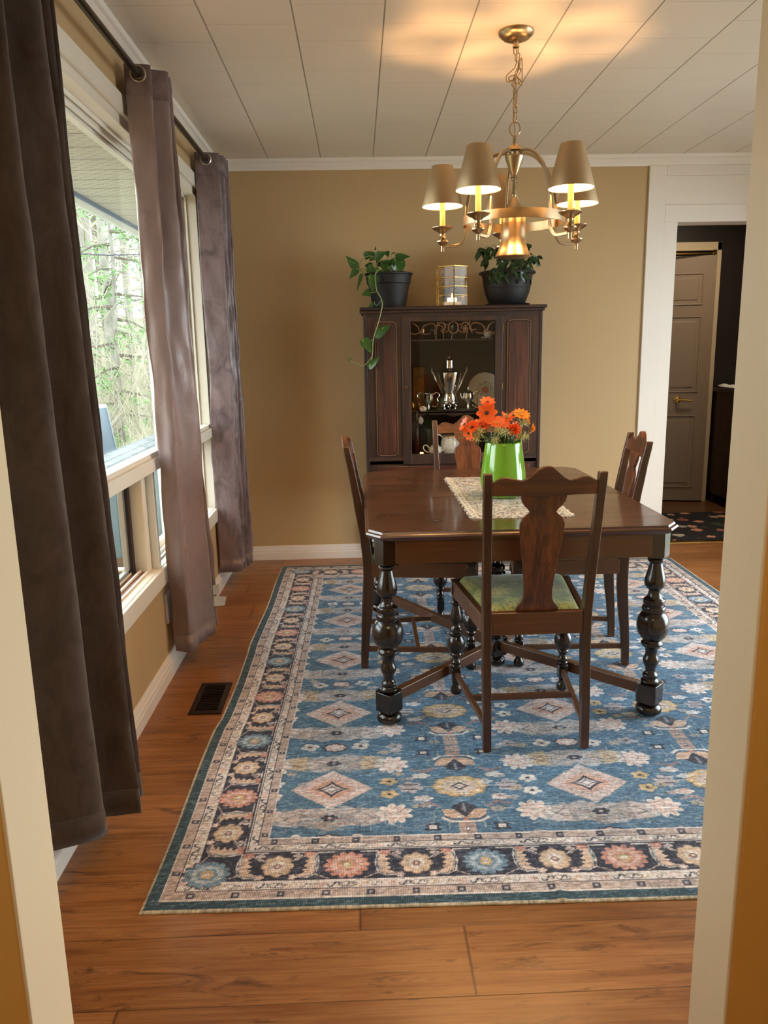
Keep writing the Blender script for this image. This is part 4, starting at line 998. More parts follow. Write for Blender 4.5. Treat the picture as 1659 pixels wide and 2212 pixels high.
for x, y, z, az, ti in tw: link((x, y, z), .030, .016, .0021, az, ti)
z = -.204; k = 0
while z > -.300: link((0, 0, z), .033, .017, .0021, .5 + (k % 2) * 1.57); z -= .0265; k += 1
chain.build('chain', BNICK, ch)
cord = M()
pts = catmull([(0, 0, -.05), (.004, .002, -.085), (-.002, .003, -.115), (-.016, .002, -.128), (-.033, .003, -.145), (-.030, -.004, -.165), (-.010, -.006, -.160), (.006, .004, -.135), (.020, .003, -.085), (.024, .002, -.120), (.023, 0, -.170), (.016, -.004, -.174), (.004, -.002, -.150), (-.006, .003, -.175), (-.002, .003, -.20), (.003, .003, -.24), (-.003, .002, -.28), (.001, .002, -.33), (.001, .001, -.365)], 7)
cord.tube(pts, .0018, 8)
cord.build('power_cord', simple('gold_cord', rgb(176, 140, 80), .4), ch)
rg = M(); rg.tube([(.0195 * math.cos(a), 0, Zc(2.094) + .024 * math.sin(a)) for a in np.linspace(0, 2 * PI, 33)[:-1]], .0022, 8, closed=True); rg.build('hanging_ring', BNICK, ch)
cl_ = M()
cl_.lathe([(0, Zc(2.066)), (.006, Zc(2.066)), (.0055, Zc(2.045)), (.008, Zc(2.043)), (.020, Zc(2.037)), (.031, Zc(2.026)), (.033, Zc(2.020)), (.014, Zc(2.017)), (.013, Zc(2.006)), (.034, Zc(2.004)), (.035, Zc(2.000)), (.030, Zc(1.985)), (.018, Zc(1.952)), (.011, Zc(1.937)), (.013, Zc(1.934)), (.013, Zc(1.930)), (.009, Zc(1.926)), (.009, Zc(1.918)), (.0065, Zc(1.914)),
           (.0060, Zc(1.878)), (.008, Zc(1.874)), (.0085, Zc(1.866)), (.007, Zc(1.862)), (.014, Zc(1.852)), (.029, Zc(1.826)), (.033, Zc(1.815)), (.0, Zc(1.812))], (0, 0, 0), 36, cap=False)
cl_.build('centre_column', BNICK, ch, ang=28)
bl = M(); bl.lathe([(.038, Zc(1.812)), (.044, Zc(1.795)), (.0455, Zc(1.765)), (.0455, Zc(1.722)), (.048, Zc(1.696)), (.056, Zc(1.672)), (.066, Zc(1.654)), (.067, Zc(1.650)), (.060, Zc(1.646)), (0, Zc(1.646))], (0, 0, 0), 48, cap=True, wob=lambda a, z: 1 + .012 * math.cos(a * 12))
bl.build('bell', BNICK, ch, ang=50)
BR, BH = .186, .0165
bn = M(); bn.lathe([(BR - .003, Zc(1.778) - BH), (BR, Zc(1.778) - BH), (BR, Zc(1.778) + BH), (BR - .003, Zc(1.778) + BH)], (0, 0, 0), 72, closed=True)
bn.build('band', BNICK, ch)
SHADE = simple('brushed_taupe_shade', rgb(182, 156, 118), .42, .65, aniso=.4)
LINING = simple('cream_shade_lining', rgb(250, 240, 215), .5)
A0 = math.radians(160.5)
for k in range(5):
    a = A0 + k * 2 * PI / 5; dx, dy = math.cos(a), math.sin(a); sd = Vector((-dy, dx, 0))
    def PP(r, z): return Vector((dx * r, dy * r, Zc(z)))
    path = catmull([PP(.028, 2.012), PP(.060, 2.013), PP(.100, 1.996), PP(.135, 1.960), PP(.158, 1.915), PP(.172, 1.86), PP(.178, 1.81), PP(.178, 1.765), PP(.180, 1.738), PP(.192, 1.714), PP(.212, 1.702), PP(.262, 1.702)], 7)
    am = M(); am.sweep(path, .011, .0075, up=sd); am.build('arm', BNICK, ch, bevel=.0015)
    c = PP(.271, 1.0); ox, oy = c.x, c.y
    cu = M(); cu.lathe([(0, Zc(1.682)), (.0062, Zc(1.682)), (.0062, Zc(1.703)), (.008, Zc(1.705)), (.016, Zc(1.711)), (.0225, Zc(1.717)), (.0225, Zc(1.722)), (.013, Zc(1.730)), (.010, Zc(1.738)), (.0115, Zc(1.748)), (.018, Zc(1.755)), (.034, Zc(1.763)), (.0405, Zc(1.769)), (.0405, Zc(1.7715)), (.030, Zc(1.770)), (0, Zc(1.768))], (ox, oy, 0), 28, cap=False)
    cp = cu.build('candle_cup', BNICK, ch, ang=30)
    M().lathe([(0, Zc(1.768)), (.0105, Zc(1.768)), (.0105, Zc(1.872)), (.006, Zc(1.874)), (0, Zc(1.874))], (ox, oy, 0), 20, cap=False).build('candle_sleeve', CANDLE, ch)
    sh = M(); sh.lathe([(.0775, Zc(1.846)), (.0780, Zc(1.848)), (.0400, Zc(1.990)), (.0392, Zc(1.990)), (.0772, Zc(1.848))], (ox, oy, 0), 44, closed=True)
    so = sh.build('lamp_shade', SHADE, ch, ang=30)
    li = M(); li.lathe([(.0768, Zc(1.8475)), (.0384, Zc(1.9895)), (.0376, Zc(1.9895)), (.0760, Zc(1.8475))], (ox, oy, 0), 44, closed=True); li.build('shade_lining', LINING, so, ang=30)
    sp_ = M(); sp_.tube([(ox - .039, oy, Zc(1.984)), (ox + .039, oy, Zc(1.984))], .0012, 6); sp_.tube([(ox, oy - .039, Zc(1.984)), (ox, oy + .039, Zc(1.984))], .0012, 6); sp_.build('shade_spider', BNICK, so)
    bb = M(); bb.lathe([(.0055, Zc(1.874)), (.006, Zc(1.892)), (.0095, Zc(1.902)), (.0095, Zc(1.914)), (.005, Zc(1.926)), (0, Zc(1.932))], (ox, oy, 0), 12, cap=False); bb.build('bulb', BULBM, ch)

# ================================================================== CHINA CABINET
cb = thing('china_cabinet', 'dark oak china cabinet with a glass door against the tan back wall', 'cabinet', (.548, 4.70, RUGZ))
CW = .512; CF = -.180; CB_ = .170; CZ0, CZ1 = .43, 1.522
M().bx(-CW - .02, CW + .02, CF - .022, CB_, 1.528, 1.546).build('top', WC('x'), cb, smooth=False, bevel=.004)
mo = M(); mo.bx(-CW - .010, CW + .010, CF - .011, CB_, 1.512, 1.528); mo.build('cornice', WC('x'), cb, smooth=False, bevel=.004)
for s in (-1, 1): M().bx(s * CW - .009 * (s + 1), s * CW + .009 * (1 - s), CF, CB_, CZ0, 1.512).build('side', WC('z'), cb, smooth=False, bevel=.003)
M().bx(-CW + .018, CW - .018, CB_ - .008, CB_, CZ0, 1.512).build('back_board', simple('cabinet_back_board', rgb(60, 44, 32), .6, var=(6, .2)), cb, smooth=False)
M().bx(-CW + .018, CW - .018, CF + .020, CB_ - .008, 1.495, 1.512).build('ceiling_board', WC('x'), cb, smooth=False)
M().bx(-CW + .018, CW - .018, CF + .002, CB_ - .008, .668, .690).build('shelf', WC('x'), cb, smooth=False)
M().bx(-.40, .40, CF + .03, CB_ - .008, .940, .950).build('shelf', WC('x'), cb, smooth=False, bevel=.001)
# scalloped lip of the middle shelf
pts = [(-.24 + .012 * i, .940 - .012 * abs(math.sin(i * PI / 8)) - (.010 if 14 < i < 28 else 0) * math.sin((i - 14) / 14 * PI)) for i in range(41)]
M().prism(pts + [(.24, .952), (-.24, .952)], CF + .030, CF + .040, 'xz').build('shelf_lip', WC('x'), cb, smooth=False)
M().bx(-.40, .40, CF + .05, CB_ - .008, 1.354, 1.364).build('shelf', WC('x'), cb, smooth=False, bevel=.001)
# front: fixed side panels with arched raised panels
def arch(x0, x1, z0, z1, r, n=8):
    P = [(x0, z0 + r)]
    for i in range(1, n): a = PI + PI / 2 * i / n; P.append((x0 + r + r * math.cos(a), z0 + r * .6 + r * .6 * math.sin(a)))
    P += [(x0 + r, z0), (x1 - r, z0)]
    for i in range(1, n): a = 1.5 * PI + PI / 2 * i / n; P.append((x1 - r + r * math.cos(a), z0 + r * .6 + r * .6 * math.sin(a)))
    P += [(x1, z0 + r), (x1, z1 - r)]
    for i in range(1, n): a = PI / 2 * i / n; P.append((x1 - r + r * math.cos(a), z1 - r * .6 + r * .6 * math.sin(a)))
    P += [(x1 - r, z1), (x0 + r, z1)]
    for i in range(1, n): a = PI / 2 + PI / 2 * i / n; P.append((x0 + r + r * math.cos(a), z1 - r * .6 + r * .6 * math.sin(a)))
    P += [(x0, z1 - r)]
    return P
for s in (-1, 1):
    x0, x1 = (-CW + .018, -.296) if s < 0 else (.282, CW - .018)
    fp = M().bx(x0, x1, CF + .004, CF + .022, .690, 1.495).build('side_panel', WC('z'), cb, smooth=False)
    a0, a1 = (-.440, -.333) if s < 0 else (.318, .436)
    ar = arch(a0, a1, .708, 1.458, .028)
    M().prism(ar, CF - .001, CF + .006, 'xz').build('raised_panel', WP(), fp, smooth=False, bevel=.003)
    fm_ = M(); fm_.sweep([(x, CF + .001, z) for x, z in arch(a0 - .006, a1 + .006, .702, 1.464, .030)], .006, .008, up=(0, 1, 0), closed=True); fm_.build('panel_moulding', simple('worn_edge_wood', rgb(96, 70, 48), .4), fp)
fs_ = M(); fs_.bx(-CW + .018, CW - .018, CF + .002, CF + .022, 1.490, 1.512); fs_.build('front_rail', WC('x'), cb, smooth=False)
# door with glass and fretwork
d0, d1, z0, z1 = -.296, .282, .646, 1.490
gx0, gx1, gz0, gz1 = -.246, .240, .706, 1.463
dm = M(); dm.bx(d0, gx0, CF - .004, CF + .016, z0, z1); dm.bx(gx1, d1, CF - .004, CF + .016, z0, z1); dm.bx(gx0, gx1, CF - .004, CF + .016, z0, gz0); dm.bx(gx0, gx1, CF - .004, CF + .016, gz1, z1)
dr_ = dm.build('glass_door', WC('z'), cb, smooth=False, bevel=.002)
M().bx(gx0 - .003, gx1 + .003, CF + .004, CF + .006, gz0 - .003, gz1 + .003).build('door_glass', CGLASS, dr_, smooth=False)
ft = M()
def scroll(p, w_=.008): ft.sweep(catmull([(x, CF + .009, z) for x, z in p], 6), .006, w_, up=(0, 1, 0)) if False else ft.tube(catmull([(x, CF + .0095, z) for x, z in p], 6), w_ / 2, 6)
for s in (-1, 1):
    scroll([(s * .245, 1.400), (s * .215, 1.395), (s * .185, 1.412), (s * .165, 1.440), (s * .120, 1.452), (s * .095, 1.430), (s * .105, 1.412), (s * .130, 1.418)])
    scroll([(s * .235, 1.455), (s * .205, 1.438), (s * .190, 1.405), (s * .160, 1.392), (s * .130, 1.400)])
    scroll([(s * .095, 1.460), (s * .080, 1.440), (s * .060, 1.430), (s * .062, 1.395)]); scroll([(s * .110, 1.395), (s * .085, 1.450), (s * .055, 1.452), (s * .045, 1.425)])
    scroll([(s * .045, 1.425), (s * .070, 1.415), (s * .055, 1.400), (s * .030, 1.412), (s * .028, 1.440), (s * .050, 1.445)], .007)
scroll([(.028 * math.cos(a), 1.427 + .033 * math.sin(a)) for a in np.linspace(0, 2 * PI, 13)])
ft.build('fretwork', wood('fret_oak', 'x', rgb(96, 58, 34), rgb(128, 82, 50), rgb(150, 98, 62), .5), dr_)
kb = M(); kb.lathe([(0, 0), (.010, 0), (.011, .004), (.007, .007), (.011, .013), (.010, .018), (0, .020)], (-.275, CF - .004, 1.093), 16, Matrix.Rotation(PI / 2, 3, 'X'), cap=False); kb.build('door_knob', simple('dark_brass_knob', rgb(96, 74, 46), .35, .8), dr_)
for z in (1.42, 1.09, .74):
    M().tube([(.283, CF - .005, z - .018), (.283, CF - .005, z + .018)], .002, 8).build('hinge', simple('tarnished_hinge', rgb(120, 96, 60), .5, .6), dr_)
# drawer section
M().bx(-CW + .018, CW - .018, CF + .012, CF + .022, .445, .646).build('drawer_rail', WC('x'), cb, smooth=False)
M().bx(-CW + .018, CW - .018, CF + .022, CB_ - .008, CZ0, .446).build('bottom_board', WC('x'), cb, smooth=False)
dw = M().bx(-.452, .452, CF - .002, CF + .014, .470, .636).build('drawer', wood('drawer_oak', 'x', rgb(44, 20, 12), rgb(76, 36, 20), rgb(96, 48, 26), .42), cb, smooth=False, bevel=.003)
for s in (-1, 1):
    M().tube(catmull([(s * .25 - .03, CF - .004, .56), (s * .25 - .026, CF - .020, .55), (s * .25 + .026, CF - .020, .55), (s * .25 + .03, CF - .004, .56)], 5), .003, 6).build('drawer_pull', BRASS, dw)
for sx in (-1, 1):
    for sy, yy in ((-1, CF + .03), (1, CB_ - .03)):
        l_ = M(); o_ = (sx * (CW - .03), yy, 0); l_.lathe([(0, .001), (.022, .001), (.028, .012), (.026, .028), (.016, .038), (.016, .05)], o_, 18); l_.box(o_[0], o_[1], .075, .042, .042, .05)
        l_.lathe([(.018, .10), (.024, .108), (.018, .118), (.02, .13), (.034, .16), (.036, .20), (.028, .235), (.018, .26), (.024, .268), (.024, .276), (.017, .284), (.026, .33), (.022, .36), (.018, .372)], o_, 18); l_.box(o_[0], o_[1], .40, .05, .05, .06)
        l_.build('leg', LEG, cb)
for yy in (CF + .03, CB_ - .03): M().bx(-CW + .05, CW - .05, yy - .012, yy + .012, .062, .088).build('stretcher', WC('x'), cb, smooth=False, bevel=.002)

KX, KY = 0, 0
def at_(x, y, z): return (x, y, z + 0)
SHM = .950 + RUGZ; SHB = .690 + RUGZ; SHT = 1.364 + RUGZ
# --- silver on the middle shelf
ty = thing('silver_tray', 'flat silver tray under the urn on the cabinet middle shelf', 'tray', (.53, 4.665, SHM))
M().lathe([(0, 0), (.185, 0), (.200, .010), (.203, .012), (.198, .0125), (.184, .004), (0, .004)], (0, 0, 0), 48, cap=False).xf(Matrix.Diagonal((1, .55, 1, 1))).build('tray_body', SILVER, ty)
TZ = SHM + .005
ur = thing('silver_urn', 'tall silver coffee urn with two handles in the middle of the cabinet', 'urn', (.541, 4.675, TZ))
ub = M(); ub.lathe([(0, .030), (.052, .030), (.053, .036), (.053, .046), (.048, .050), (.046, .058), (.043, .075), (.041, .092), (.044, .100), (.048, .112), (.056, .135), (.066, .165), (.072, .195), (.075, .212), (.075, .216), (.067, .221), (.054, .229), (.040, .236), (.032, .240), (.031, .243), (.031, .262), (.029, .264), (.029, .266), (.031, .268), (.031, .286), (.028, .290), (.018, .298), (.008, .303), (.010, .310), (.006, .318), (0, .320)], (0, 0, 0), 36, cap=False)
ub.build('urn_body', SILVER, ur, ang=30)
for s in (-1, 1):
    h = M(); h.tube(catmull([(s * .044, -.004, .095), (s * .055, -.006, .125), (s * .075, -.006, .165), (s * .092, -.003, .200), (s * .100, 0, .215), (s * .106, 0, .226)], 6), [.0055] * 31, 8); h.lathe([(0, -.016), (.004, -.012), (.006, -.004), (.005, .004), (.007, .010), (.003, .018), (.004, .022), (0, .026)], (s * .104, 0, .226), 12, cap=False)
    h.build('handle', SILVER, ur)
for a in (-2.3, -1.57, -.84, 1.57):
    f_ = M(); f_.tube(catmull([(.046 * math.cos(a), .046 * math.sin(a), .034), (.054 * math.cos(a), .054 * math.sin(a), .022), (.048 * math.cos(a), .048 * math.sin(a), .010), (.052 * math.cos(a), .052 * math.sin(a), .002)], 4), .005, 8); f_.build('foot', SILVER, ur)
M().tube([(0, -.040, .062), (0, -.056, .062), (0, -.058, .048)], .005, 8).build('spigot', SILVER, ur)
def small_pot(name, label, cat, x, y, lid, mirror=1):
    r = thing(name, label, cat, (x, y, TZ))
    M().lathe([(0, 0), (.016, 0), (.017, .004), (.008, .010), (.007, .026), (.012, .032), (.024, .044), (.031, .066), (.030, .088), (.033, .096), (.030, .096), (.026, .088)] if not lid else [(0, 0), (.016, 0), (.017, .004), (.008, .010), (.007, .026), (.014, .034), (.028, .050), (.033, .072), (.030, .090), (.031, .095), (.024, .102), (.012, .108), (.004, .112), (.005, .120), (.003, .130), (0, .131)], (0, 0, 0), 28, cap=False).build('pot_body', SILVER, r)
    hs = (-1, 1) if not lid else (mirror,)
    for s in hs:
        M().tube(catmull([(s * .030, 0, .088), (s * .045, 0, .100), (s * .062, 0, .094), (s * .064, 0, .078), (s * .052, 0, .066), (s * .058, 0, .045), (s * .050, 0, .022), (s * .032, 0, .016), (s * .026, 0, .026)], 5), .0030, 8).build('handle', SILVER, r)
    if lid: M().tube(catmull([(-mirror * .028, 0, .060), (-mirror * .040, 0, .072), (-mirror * .045, 0, .094)], 5), [.006] * 5 + [.004] * 6, 8).build('spout', SILVER, r)
    return r
small_pot('sugar_bowl', 'open silver sugar bowl with two curled handles, left of the urn', 'sugar bowl', .412, 4.64, False)
small_pot('creamer', 'lidded silver creamer right of the urn in the cabinet', 'creamer', .650, 4.64, True)
# --- plates
def plate_mat(c1, c2):
    t = NT('floral_porcelain'); v = t.coords(); vo = t.new('ShaderNodeTexVoronoi'); vo.inputs['Scale'].default_value = 26; t.link(v, vo.inputs['Vector'])
    sp = t.new('ShaderNodeSeparateXYZ'); t.link(v, sp.inputs[0]); r = t.math('SQRT', t.math('ADD', t.math('POWER', sp.outputs[0], 2.0), t.math('POWER', sp.outputs[1], 2.0)))
    inner = t.ramp(r, [(.048, (1, 1, 1, 1)), (.062, (0, 0, 0, 1))]); nz = t.noise(v, 38, 3, .6, 2.0)
    lf = t.ramp(t.math('ABSOLUTE', t.math('SUBTRACT', nz, .5)), [(.02, (1, 1, 1, 1)), (.05, (0, 0, 0, 1))])
    c = t.mix(t.math('MULTIPLY', lf, t.math('MULTIPLY', inner, .8)), c1, rgb(96, 104, 84)); core = t.ramp(r, [(.016, (1, 1, 1, 1)), (.024, (0, 0, 0, 1))])
    c = t.mix(t.math('MULTIPLY', core, .8), c, c2); t.link(c, t.p.inputs['Base Color']); t.set(rough=.15); return t.m
PLM = plate_mat(rgb(222, 216, 204), rgb(190, 90, 84))
def plate(label, x, y, z, r, tilt, mat, rz=0):
    o_ = M().lathe([(0, .006), (r * .55, .006), (r * .62, .008), (r * .96, .018), (r, .020), (r * .99, .017), (r * .62, .003), (r * .55, 0), (0, 0)], (0, 0, 0), 48, cap=False).build('plate', mat)
    o_.rotation_euler = (PI / 2 - tilt, 0, rz); o_.location = (x, y, z); return tag(o_, label, 'plate')
plate('cream plate with a pink flower spray standing at the right of the cabinet', .775, 4.800, SHM + .105, .106, .22, PLM)
plate('plain cream plate standing at the left edge of the cabinet glass', .222, 4.790, SHM + .096, .096, .22, simple('cream_porcelain', rgb(190, 168, 130), .2))
fc = M(); pts = []
for j in range(13):
    for i in range(7): pts.append((.338 + .011 * i, 4.835 + .006 * math.sin(i * 1.9) + .003 * math.sin(j), SHM + .005 + .0205 * j))
fc.add(pts, [(j * 7 + i, j * 7 + i + 1, (j + 1) * 7 + i + 1, (j + 1) * 7 + i) for j in range(12) for i in range(6)])
o = fc.build('embroidered_cloth', simple('aged_linen', rgb(150, 116, 66), .85, var=(30, .3))); q_ = o.modifiers.new('t', 'SOLIDIFY'); q_.thickness = .003
tag(o, 'tan embroidered cloth standing behind the silver sugar bowl', 'cloth')
rc_ = M(); pts = []
for i in range(17):
    for j in range(9):
        u = i / 16; v = j / 8; pts.append((.395 + .13 * u, 4.79 - .035 * v + .02 * math.sin(u * 5), SHM + .006 + (.105 * (1 - v)) * (.35 + .65 * math.exp(-((u - .62) * 2.6) ** 2)) + .006 * mnoise.noise(Vector((u * 6, v * 6, 1)))))
rc_.add(pts, [(i * 9 + j, i * 9 + j + 1, (i + 1) * 9 + j + 1, (i + 1) * 9 + j) for i in range(16) for j in range(8)])
o = rc_.build('red_napkin', simple('dull_red_cloth', rgb(112, 36, 28), .8)); q_ = o.modifiers.new('t', 'SOLIDIFY'); q_.thickness = .003
tag(o, 'crumpled dark red napkin between the urn and the left sugar bowl', 'napkin')
sh_ = M(); sh_.lathe([(0, 0), (.012, .002), (.020, .010), (.021, .020), (.014, .028), (.006, .031), (0, .032)], (.372, 4.575, SHM), 14, cap=False, wob=lambda a, z: 1 + .22 * math.sin(a * 5 + z * 90))
o = sh_.build('shell_ornament', simple('pink_shell', rgb(206, 172, 150), .4)); tag(o, 'small pinkish shell at the front left of the middle cabinet shelf', 'shell')
# --- glasses on the top shelf
def goblet(x, y, h, r, label, mat, cup=.45):
    g_ = thing('cordial_glass', label, 'glass', (x, y, SHT), 0, 'small stemmed glasses on the top cabinet shelf')
    M().lathe([(0, 0), (r * .8, 0), (r * .8, .002), (.0025, .004), (.0022, h * (1 - cup))], (0, 0, 0), 16, cap=False).build('stem', mat, g_)
    M().lathe([(.0022, h * (1 - cup)), (r * .8, h * (1 - cup) + .008), (r, h * .8), (r * .95, h), (r * .90, h), (r * .92, h * .8), (r * .7, h * (1 - cup) + .010), (0, h * (1 - cup) + .006)], (0, 0, 0), 16, cap=False).build('bowl', mat, g_)
AMB = simple('amber_gilt_glass', rgb(180, 120, 60), .12, .3, trans=.5)
CLR = glass_mat('clear_cordial_glass', (.9, .9, .88, 1), 3.0)
goblet(.380, 4.66, .062, .016, 'reddish gilt cordial glass at the far left of the top shelf', AMB, .6)
goblet(.462, 4.66, .078, .011, 'slim gilt glass second from left on the top shelf', AMB)
goblet(.506, 4.67, .066, .011, 'slim gilt glass just left of the centre of the top shelf', AMB)
goblet(.555, 4.66, .078, .012, 'clear stemmed glass in the centre oval of the fretwork', CLR)
goblet(.643, 4.66, .070, .013, 'gold rimmed glass right of the centre on the top shelf', AMB, .6)
pp_ = M(); pp_.lathe([(0, 0), (.028, .001), (.040, .008), (.042, .010), (.038, .010), (.027, .004), (0, .004)], (.765, 4.66, SHT), 28, cap=False); o = pp_.build('saucer', PORC); tag(o, 'small white saucer at the right of the top shelf', 'saucer')
sm_ = M(); sm_.lathe([(0, 0), (.016, .001), (.022, .012), (.020, .026), (.023, .036), (.020, .036), (.018, .026), (.018, .012), (0, .006)], (.766, 4.66, SHT + .010), 20, cap=False)
sm_.tube(catmull([(.788, 4.66, SHT + .036), (.800, 4.66, SHT + .036), (.800, 4.66, SHT + .022), (.786, 4.66, SHT + .018)], 4), .0022, 6)
o = sm_.build('demitasse_cup', PLM); tag(o, 'little white flowered cup on the saucer at the right of the top shelf', 'cup')
hc = M(); hc.lathe([(.008, 0), (.012, .008), (.013, .040), (.010, .050)], (.322, 4.70, 1.364 + RUGZ - .065), 12); o = hc.build('brass_bell', BRASS)
o.location.z = -1.364 + .955 + .056; tag(o, 'small brass bell standing at the left edge inside the cabinet', 'bell')
# --- bottom shelf
tp = thing('teapot', 'squat white teapot with a curled handle, left on the lowest cabinet shelf', 'teapot', (.452, 4.640, SHB))
M().lathe([(0, 0), (.030, 0), (.040, .010), (.042, .028), (.036, .042), (.026, .046), (0, .046)], (0, 0, 0), 28, cap=False).build('body', PLM, tp)
M().lathe([(0, .046), (.027, .046), (.022, .052), (.008, .056), (.006, .062), (0, .066)], (0, 0, 0), 20, cap=False).build('lid', PORC, tp)
M().tube(catmull([(-.038, 0, .036), (-.052, 0, .052), (-.068, 0, .050), (-.072, 0, .034), (-.058, 0, .016), (-.042, 0, .008)], 5), .0036, 8).build('handle', PORC, tp)
M().tube(catmull([(.038, 0, .018), (.054, 0, .026), (.058, 0, .046)], 5), [.007] * 4 + [.005] * 7, 8).build('spout', PORC, tp)
jg = thing('coffee_pot', 'large white porcelain pot with flower sprays on the lowest cabinet shelf', 'coffee pot', (.545, 4.665, SHB))
M().lathe([(0, 0), (.046, 0), (.050, .006), (.058, .040), (.057, .070), (.048, .094), (.043, .104), (.046, .107), (.040, .107), (0, .104)], (0, 0, 0), 32, cap=False).build('body', PLM, jg)
M().lathe([(.0435, .0995), (.0475, .1005), (.0475, .1035), (.0435, .1045)], (0, 0, 0), 32, closed=True).build('gold_rim', GOLDRIM, jg)
M().tube(catmull([(-.044, 0, .096), (-.070, 0, .112), (-.092, 0, .100), (-.094, 0, .070), (-.074, 0, .040), (-.056, 0, .030)], 5), .005, 8).build('handle', PORC, jg)
M().tube(catmull([(.052, 0, .034), (.074, 0, .040), (.080, 0, .062), (.070, 0, .072)], 5), [.012] * 8 + [.009] * 8, 10).build('spout', PORC, jg)
tl = thing('tealight', 'glowing tealight at the left of the lowest cabinet shelf', 'tealight', (.368, 4.62, SHB))
M().lathe([(0, 0), (.016, 0), (.018, .018), (.0165, .018), (.015, .004), (0, .004)], (0, 0, 0), 18, cap=False).build('cup', LGLASS, tl)
M().lathe([(0, .004), (.011, .004), (.011, .013), (0, .014)], (0, 0, 0), 14, cap=False).build('wax', GLOWC, tl)
bt = M(); bt.lathe([(0, 0), (.024, 0), (.026, .01), (.024, .04), (.010, .085), (.008, .12), (.009, .15), (0, .15)], (.352, 4.76, SHB), 20, cap=False)
o = bt.build('bottle', simple('brown_bottle_glass', rgb(92, 44, 20), .12, trans=.3)); tag(o, 'brown bottle at the back left of the lowest cabinet shelf', 'bottle')
bk = [('.390', .030, .16, rgb(24, 20, 18), 'tall black book standing behind the small teapot'), ('.424', .026, .135, rgb(60, 70, 52), 'dark green book standing beside the tall black book'), ('.455', .030, .10, rgb(120, 104, 92), 'short grey book standing behind the white teapot')]
for xs_, wd, h, c, lbl in bk:
    r = thing('book', lbl, 'book', (float(xs_), 4.80, SHB), 0, 'books on the lowest cabinet shelf')
    cv = M(); cv.bx(-wd / 2, -wd / 2 + .002, -.05, .05, 0, h); cv.bx(wd / 2 - .002, wd / 2, -.05, .05, 0, h); cv.bx(-wd / 2, wd / 2, -.052, -.050, 0, h)
    cv.build('cover', simple('book_cover_%d' % int(h * 1000), c, .6), r, smooth=False); M().bx(-wd / 2 + .002, wd / 2 - .002, -.048, .046, .003, h - .003).build('pages', simple('book_pages', rgb(176, 160, 130), .8), r, smooth=False)
pc = thing('hanging_ornament', 'grey beaded ornament hanging from the middle cabinet shelf', 'ornament', (.352, 4.548, SHM - .003))
M().tube(catmull([(-.015, .0, .006), (-.017, -.006, -.004), (-.016, -.002, -.045)], 5), .0022, 6).build('cord', simple('grey_cord', rgb(130, 110, 90), .7), pc)
M().lathe([(0, -.072), (.012, -.064), (.017, -.050), (.015, -.034), (.006, -.024), (0, -.022)], (.006, 0, 0), 12, cap=False, wob=lambda a, z: 1 + .15 * math.sin(a * 6 + z * 200)).build('bead_cluster', simple('grey_beads', rgb(130, 122, 110), .5), pc)

# ================================================================== THINGS ON TOP OF THE CABINET
ZTOP = 1.546 + RUGZ
rc2 = M(); n = 60; pts = []
for i in range(n):      # scalloped outline
    u = i / n; L = 2 * (.66 + .20); d_ = u * L
    if d_ < .66: x, y = -.33 + d_, -.10
    elif d_ < .86: x, y = .33, -.10 + (d_ - .66)
    elif d_ < 1.52: x, y = .33 - (d_ - .86), .10
    else: x, y = -.33, .10 - (d_ - 1.52)
    s_ = 1 + .035 * (i % 2); pts.append((x * (1 + .01 * (i % 2)), y * (1 + .06 * (i % 2))))
o = rc2.prism(pts, 0, .0025, 'xy').build('table_runner', REDCLOTH, smooth=False); o.location = (.545, 4.62, ZTOP); tag(o, 'thin dark red scalloped runner lying on top of the china cabinet', 'runner')
CTZ = ZTOP + .003
def leafmesh(m_, B, T, w_, curl=.15, fold=.18, n=7, heart=True, up=None):
    B = Vector(B); T = Vector(T); ax = T - B; L = ax.length; ax.normalize()
    up = Vector(up) if up else Vector((.1, -1, .35)); sd = ax.cross(up); sd = sd.normalized() if sd.length > 1e-4 else Vector((1, 0, 0)); nr = sd.cross(ax).normalized()
    if heart: prof = [(-.06, .0), (-.10, .28), (-.02, .43), (.14, .50), (.34, .47), (.55, .36), (.75, .21), (.9, .09), (1.0, .0)]
    else: prof = [(0, .0), (.08, .14), (.22, .32), (.42, .47), (.62, .50), (.80, .38), (.93, .17), (1.0, .0)] if fold == .2 else [(0, .0), (.08, .16), (.22, .38), (.4, .5), (.6, .44), (.78, .26), (.92, .09), (1.0, .0)]
    vs = []; 
    for t, h in prof:
        c = B + ax * (t * L) - nr * (curl * L * t * t)
        cen = B + ax * (max(t, 0 if heart else t) * L) - nr * (curl * L * t * t)
        vs += [c - sd * h * w_ + nr * fold * h * w_, c - sd * h * w_ * .5 + nr * fold * h * w_ * .35, cen, c + sd * h * w_ * .5 + nr * fold * h * w_ * .35, c + sd * h * w_ + nr * fold * h * w_]
    k = len(prof); fs = [(i * 5 + j, i * 5 + j + 1, (i + 1) * 5 + j + 1, (i + 1) * 5 + j) for i in range(k - 1) for j in range(4)]
    m_.add(vs, fs)
def leaf_mat(name, c1, c2, sc=26):
    t = NT(name); v = t.coords(); c = t.ramp(t.noise(v, sc, 3, .6, .8), [(.40, c1), (.62, c1), (.72, c2)]); t.link(c, t.p.inputs['Base Color']); t.set(rough=.32, coat=.2)
    tb_ = t.new('ShaderNodeBsdfTranslucent'); t.link(c, tb_.inputs[0]); mx = t.new('ShaderNodeMixShader'); mx.inputs[0].default_value = .2
    t.link(t.p.outputs[0], mx.inputs[1]); t.link(tb_.outputs[0], mx.inputs[2]); t.link(mx.outputs[0], t.out.inputs[0]); return t.m
